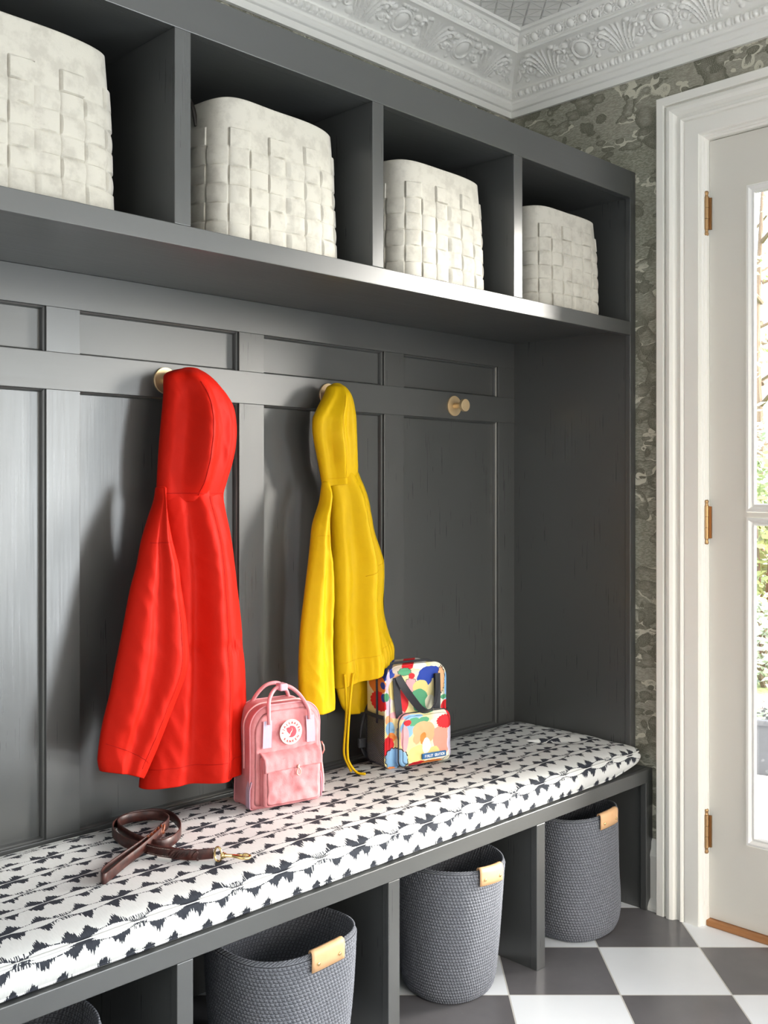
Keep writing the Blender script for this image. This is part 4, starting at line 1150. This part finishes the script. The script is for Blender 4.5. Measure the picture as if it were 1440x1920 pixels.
rc = lp(409, 1602, .013); fw_ = (lp(455, 1604)-lp(400, 1602)); fw_.z = 0; fw_.normalize(); sd_ = fw_.cross(Vector((0, 0, 1)))
lpart(MB().tube([rc+fw_*(math.cos(a)*.0125)*.75+sd_*(math.cos(a)*.004)+Vector((0, 0, math.sin(a)*.0165)) for a in [2*PI*k/32 for k in range(32)]], .0024, 10, closed=True), 'ring', M_clip)
p0 = rc+fw_*.010; p0.z = .575
Mv = Matrix.Translation(p0) @ fw_.to_track_quat('Z', 'Y').to_matrix().to_4x4()
lpart(MB().lathe([(.0001, -.004), (.004, -.004), (.0075, -.001), (.008, .001), (.0075, .003), (.0055, .0045), (.006, .0055), (.006, .0075), (.004, .009), (.0038, .030), (.0001, .032)], Mv, 24), 'swivel', M_clip)
e0 = p0+fw_*.022
hk = spline([e0, e0+fw_*.012+sd_*.004, e0+fw_*.026+sd_*.0065-Vector((0, 0, .002)), e0+fw_*.038+sd_*.001-Vector((0, 0, .003)), e0+fw_*.040-sd_*.007-Vector((0, 0, .002)), e0+fw_*.031-sd_*.010, e0+fw_*.024-sd_*.0085], 6)
lpart(MB().tube(hk, [.0036+.0006*math.sin(i*.2) for i in range(len(hk))], 10), 'hook', M_clip)
lpart(MB().tube([e0+fw_*.002-sd_*.003, e0+fw_*.014-sd_*.0075, e0+fw_*.024-sd_*.0085], .0019, 8), 'bolt', M_clip)

# ------------------------------------------------------------------ outdoors beyond the door
ZG = -.12
M_pave = Mat('pale_pavers', .8, (.62, .62, .60)); x, y, z = M_pave.xyz(M_pave.coord())
g = ((x/.6).fract()-.5).abs().gt(.492).mx(((y/.6+(x/.6).floor()*.5).fract()-.5).abs().gt(.492)); M_pave.color(M_pave.mix(g, (.60, .60, .59), (.30, .30, .29)))
tag(box('patio', M_pave, None, 3.22, 6.35, -3, 8, ZG-.1, ZG, 0), kind='structure')
M_lawn = Mat('lawn_green', .95, (.20, .30, .08)); n = M_lawn.noise(M_lawn.coord(), 30, 5); M_lawn.color(M_lawn.mix(n, (.22, .30, .10), (.40, .44, .20))); M_lawn.bump(n, .5, .03)
tag(box('lawn', M_lawn, None, 6.35, 40, -18, 34, ZG-.1, ZG-.005, 0), kind='structure')
def leaf_mat(name, a, b):
    m = Mat(name, .6, a); n = m.noise(m.coord(), 2.5, 3); m.color(m.mix(n, a, b)); m.b.inputs['Subsurface Weight'].default_value = 0; return m
L1 = leaf_mat('bush_leaves', (.07, .13, .035), (.34, .40, .16)); L2 = leaf_mat('silver_leaves', (.22, .28, .20), (.48, .54, .42)); L3 = leaf_mat('tree_leaves', (.24, .32, .14), (.52, .54, .34))
M_bark = Mat('bark', .9, (.16, .12, .09)); M_bark.bump(M_bark.noise(M_bark.scale(M_bark.coord(), 30, 30, 6), 1, 4), .8, .02)
def foliage(name, C, R, n, size, mat, parent, seed):
    rng = random.Random(seed); m = MB()
    for _ in range(n):
        while True:
            q = Vector((rng.uniform(-1, 1), rng.uniform(-1, 1), rng.uniform(-1, 1)))
            if .25 < q.length < 1: break
        k = 1+.25*mnoise.noise(q*2.5+Vector((seed, 0, 0)))
        p = Vector((q.x*R[0]*k, q.y*R[1]*k, q.z*R[2]*k))+Vector(C)
        a = Vector((rng.gauss(0, 1), rng.gauss(0, 1), rng.gauss(0, .6))).normalized(); b = a.orthogonal().normalized()
        s_ = size*rng.uniform(.6, 1.4); i = len(m.v)
        m.v += [p-a*s_, p+b*s_*.45+a*.1*s_, p+a*s_, p-b*s_*.45+a*.1*s_]; m.f.append((i, i+1, i+2, i+3))
    return m.out(name, mat, parent, fix=False)
def bush(x_, y_, R, n, size, mat, label, seed, name='garden_bush'):
    r_ = empty(name, (x_, y_, ZG), label=label, cat='bush')
    foliage('foliage', (0, 0, R[2]*.95), R, n, size, mat, r_, seed)
    rng = random.Random(seed); m = MB()
    for k in range(5):
        a = rng.uniform(0, 6.28); m.tube([(0, 0, 0), (math.cos(a)*R[0]*.3, math.sin(a)*R[1]*.3, R[2]*.7), (math.cos(a)*R[0]*.5, math.sin(a)*R[1]*.5, R[2]*1.3)], [.03, .02, .008], 6)
    m.out('stem', M_bark, r_)
def tree(x_, y_, hgt, mat, label, seed, spread=1.3, n=1600):
    rng = random.Random(seed); r_ = empty('garden_tree', (x_, y_, ZG), label=label, cat='tree')
    m = MB(); tr_ = [(0, 0, 0), (.05, .03, hgt*.3), (-.04, .05, hgt*.6), (.02, 0, hgt*.95)]
    m.tube(spline(tr_, 6), [.10-.08*i/18 for i in range(19)], 8)
    ends = []
    for k in range(13):
        z_ = hgt*(.28+.6*k/13); a = k*2.4+rng.random(); l_ = spread*(1-.5*k/13)*rng.uniform(.7, 1.1)
        e = (math.cos(a)*l_, math.sin(a)*l_, z_+l_*.5); ends.append(e)
        m.tube([(0, 0, z_), (e[0]*.5, e[1]*.5, z_+l_*.18), e], [.032, .02, .006], 6)
    m.out('trunk', M_bark, r_)
    for k, e in enumerate(ends): pass
    mm = MB()
    for k, e in enumerate(ends):
        f_ = foliage('f', e, (.42, .42, .28), n//13, .045, mat, None, seed*20+k)
        i0 = len(mm.v); mm.v += [tuple(v_.co) for v_ in f_.data.vertices]; mm.f += [tuple(i0+q for q in p.vertices) for p in f_.data.polygons]
        bpy.data.objects.remove(f_)
    mm.out('crown', mat, r_, fix=False)
bush(8.6, 3.95, (.62, .62, .95), 2600, .05, L1, 'dark green leafy bush at the edge of the lawn seen through the lower door pane', 3)
bush(7.65, 3.50, (.36, .36, .36), 1100, .035, L2, 'low silvery green bush in front of the dark leafy bush', 4)
bush(10.5, 4.85, (.9, .9, 1.35), 2400, .055, L2, 'tall silvery bush behind the dark leafy bush', 6)
tree(12.6, 5.8, 5.6, L3, 'slender pale green garden tree seen through the upper door pane', 2)
tree(15.2, 7.3, 6.5, L3, 'larger pale tree standing farthest off beyond the garden', 5, 1.9, 2200)
# planter
M_pl = Mat('lead_grey_planter', .6, (.10, .105, .11)); n = M_pl.noise(M_pl.coord(), 12, 4); M_pl.color(M_pl.mix(n.step(.6, .7), (.10, .105, .115), (.30, .31, .32)))
pl = empty('flower_planter', (5.42, 2.50, ZG), math.radians(20), 'square dark grey planter with pale pink flowers on the patio', 'planter')
m = MB(); w0, w1, hh = .17, .205, .30
rows = [[(-a, -a, z_), (a, -a, z_), (a, a, z_), (-a, a, z_)] for a, z_ in ((w0, 0), (w1, hh-.03), (w1+.012, hh-.03), (w1+.012, hh), (w1-.02, hh), (w1-.03, hh-.06))]
m.grid(rows, close_u=True, cap0=True, cap1=True).out('pot', M_pl, pl, bevel=.004)
foliage('foliage', (0, 0, hh+.0), (.17, .17, .055), 260, .02, L2, pl, 31)
M_fl = Mat('pink_petals', .6, (.85, .35, .32)); m = MB(); rng = random.Random(4)
for k in range(26):
    c_ = Vector((rng.uniform(-.16, .16), rng.uniform(-.16, .16), hh+.04+rng.uniform(0, .03)))
    for q in range(5):
        a = q*2*PI/5; i = len(m.v); d1 = Vector((math.cos(a), math.sin(a), .3)); d2 = Vector((math.cos(a+.6), math.sin(a+.6), .3)); m.v += [c_, c_+d1*.013, c_+(d1+d2)*.009, c_+d2*.013]; m.f.append((i, i+1, i+2, i+3))
m.out('blossoms', M_fl, pl, fix=False)

# ------------------------------------------------------------------ camera, light, render look
cam = bpy.data.cameras.new('camera'); co = bpy.data.objects.new('camera', cam); COL.objects.link(co)
co.location = (0, 0, CZ); co.rotation_euler = (PI/2, 0, -PI/4)
cam.sensor_fit = 'VERTICAL'; cam.sensor_height = 36; cam.lens = F/1920*36
cam.shift_y = -(960-HY)/1920; cam.clip_start = .05
sc.camera = co

w = bpy.data.worlds.new('sky'); sc.world = w; w.use_nodes = True
nt = w.node_tree; bg = nt.nodes['Background']
sky = nt.nodes.new('ShaderNodeTexSky'); sky.sky_type = 'NISHITA'; sky.sun_disc = False
sky.sun_elevation = math.radians(40); sky.sun_rotation = math.radians(200); sky.air_density = 1.2; sky.dust_density = 4
mixn = nt.nodes.new('ShaderNodeMix'); mixn.data_type = 'RGBA'; mixn.inputs[0].default_value = .75
nt.links.new(sky.outputs[0], mixn.inputs[6]); mixn.inputs[7].default_value = (1.0, 1.0, 1.0, 1)
nt.links.new(mixn.outputs[2], bg.inputs[0]); bg.inputs[1].default_value = 1.8

def area(name, loc, rot, sx, sy, power, col=(1, 1, 1)):
    l = bpy.data.lights.new(name, 'AREA'); l.shape = 'RECTANGLE'; l.size = sx; l.size_y = sy; l.energy = power; l.color = col
    o = bpy.data.objects.new(name, l); COL.objects.link(o); o.location = loc; o.rotation_euler = rot; return o
# daylight in the big window behind the camera
area('window_daylight', (1.5, -2.40, 1.62), (-PI/2, 0, 0), 2.3, 1.65, 40, (.84, .92, 1.0))
area('side_glare_fill', (3.045, -1.45, 1.30), (0, PI/2, 0), 2.1, 1.4, 92, (.90, .96, 1.0))  # added lamp against the solid right wall, for panel glare and fill
# added fill lamp at the left wall, brightens the casing and left-facing sides
area('left_fill', (-1.66, .4, 1.75), (0, -PI/2, 0), 1.7, 2.4, 14, (.97, .98, 1.0))
# hazy sun through the glazed door
s = bpy.data.lights.new('hazy_sun', 'SUN'); s.energy = 14; s.angle = math.radians(34); s.color = (1, .95, .87)
so = bpy.data.objects.new('hazy_sun', s); COL.objects.link(so); so.location = (6, 0, 4)
dirv = Vector((-.78, .60, -.27)); so.rotation_euler = dirv.to_track_quat('-Z', 'Y').to_euler()

sc.view_settings.view_transform = 'Standard'; sc.view_settings.look = 'None'
sc.view_settings.gamma = 1; sc.view_settings.exposure = 0.66; sc.view_settings.use_curve_mapping = False
sc.cycles.use_denoising = True
sc.cycles.max_bounces = 10; sc.cycles.diffuse_bounces = 6; sc.cycles.glossy_bounces = 4; sc.cycles.transparent_max_bounces = 12
sc.cycles.sample_clamp_indirect = 6; sc.cycles.caustics_reflective = False; sc.cycles.caustics_refractive = False
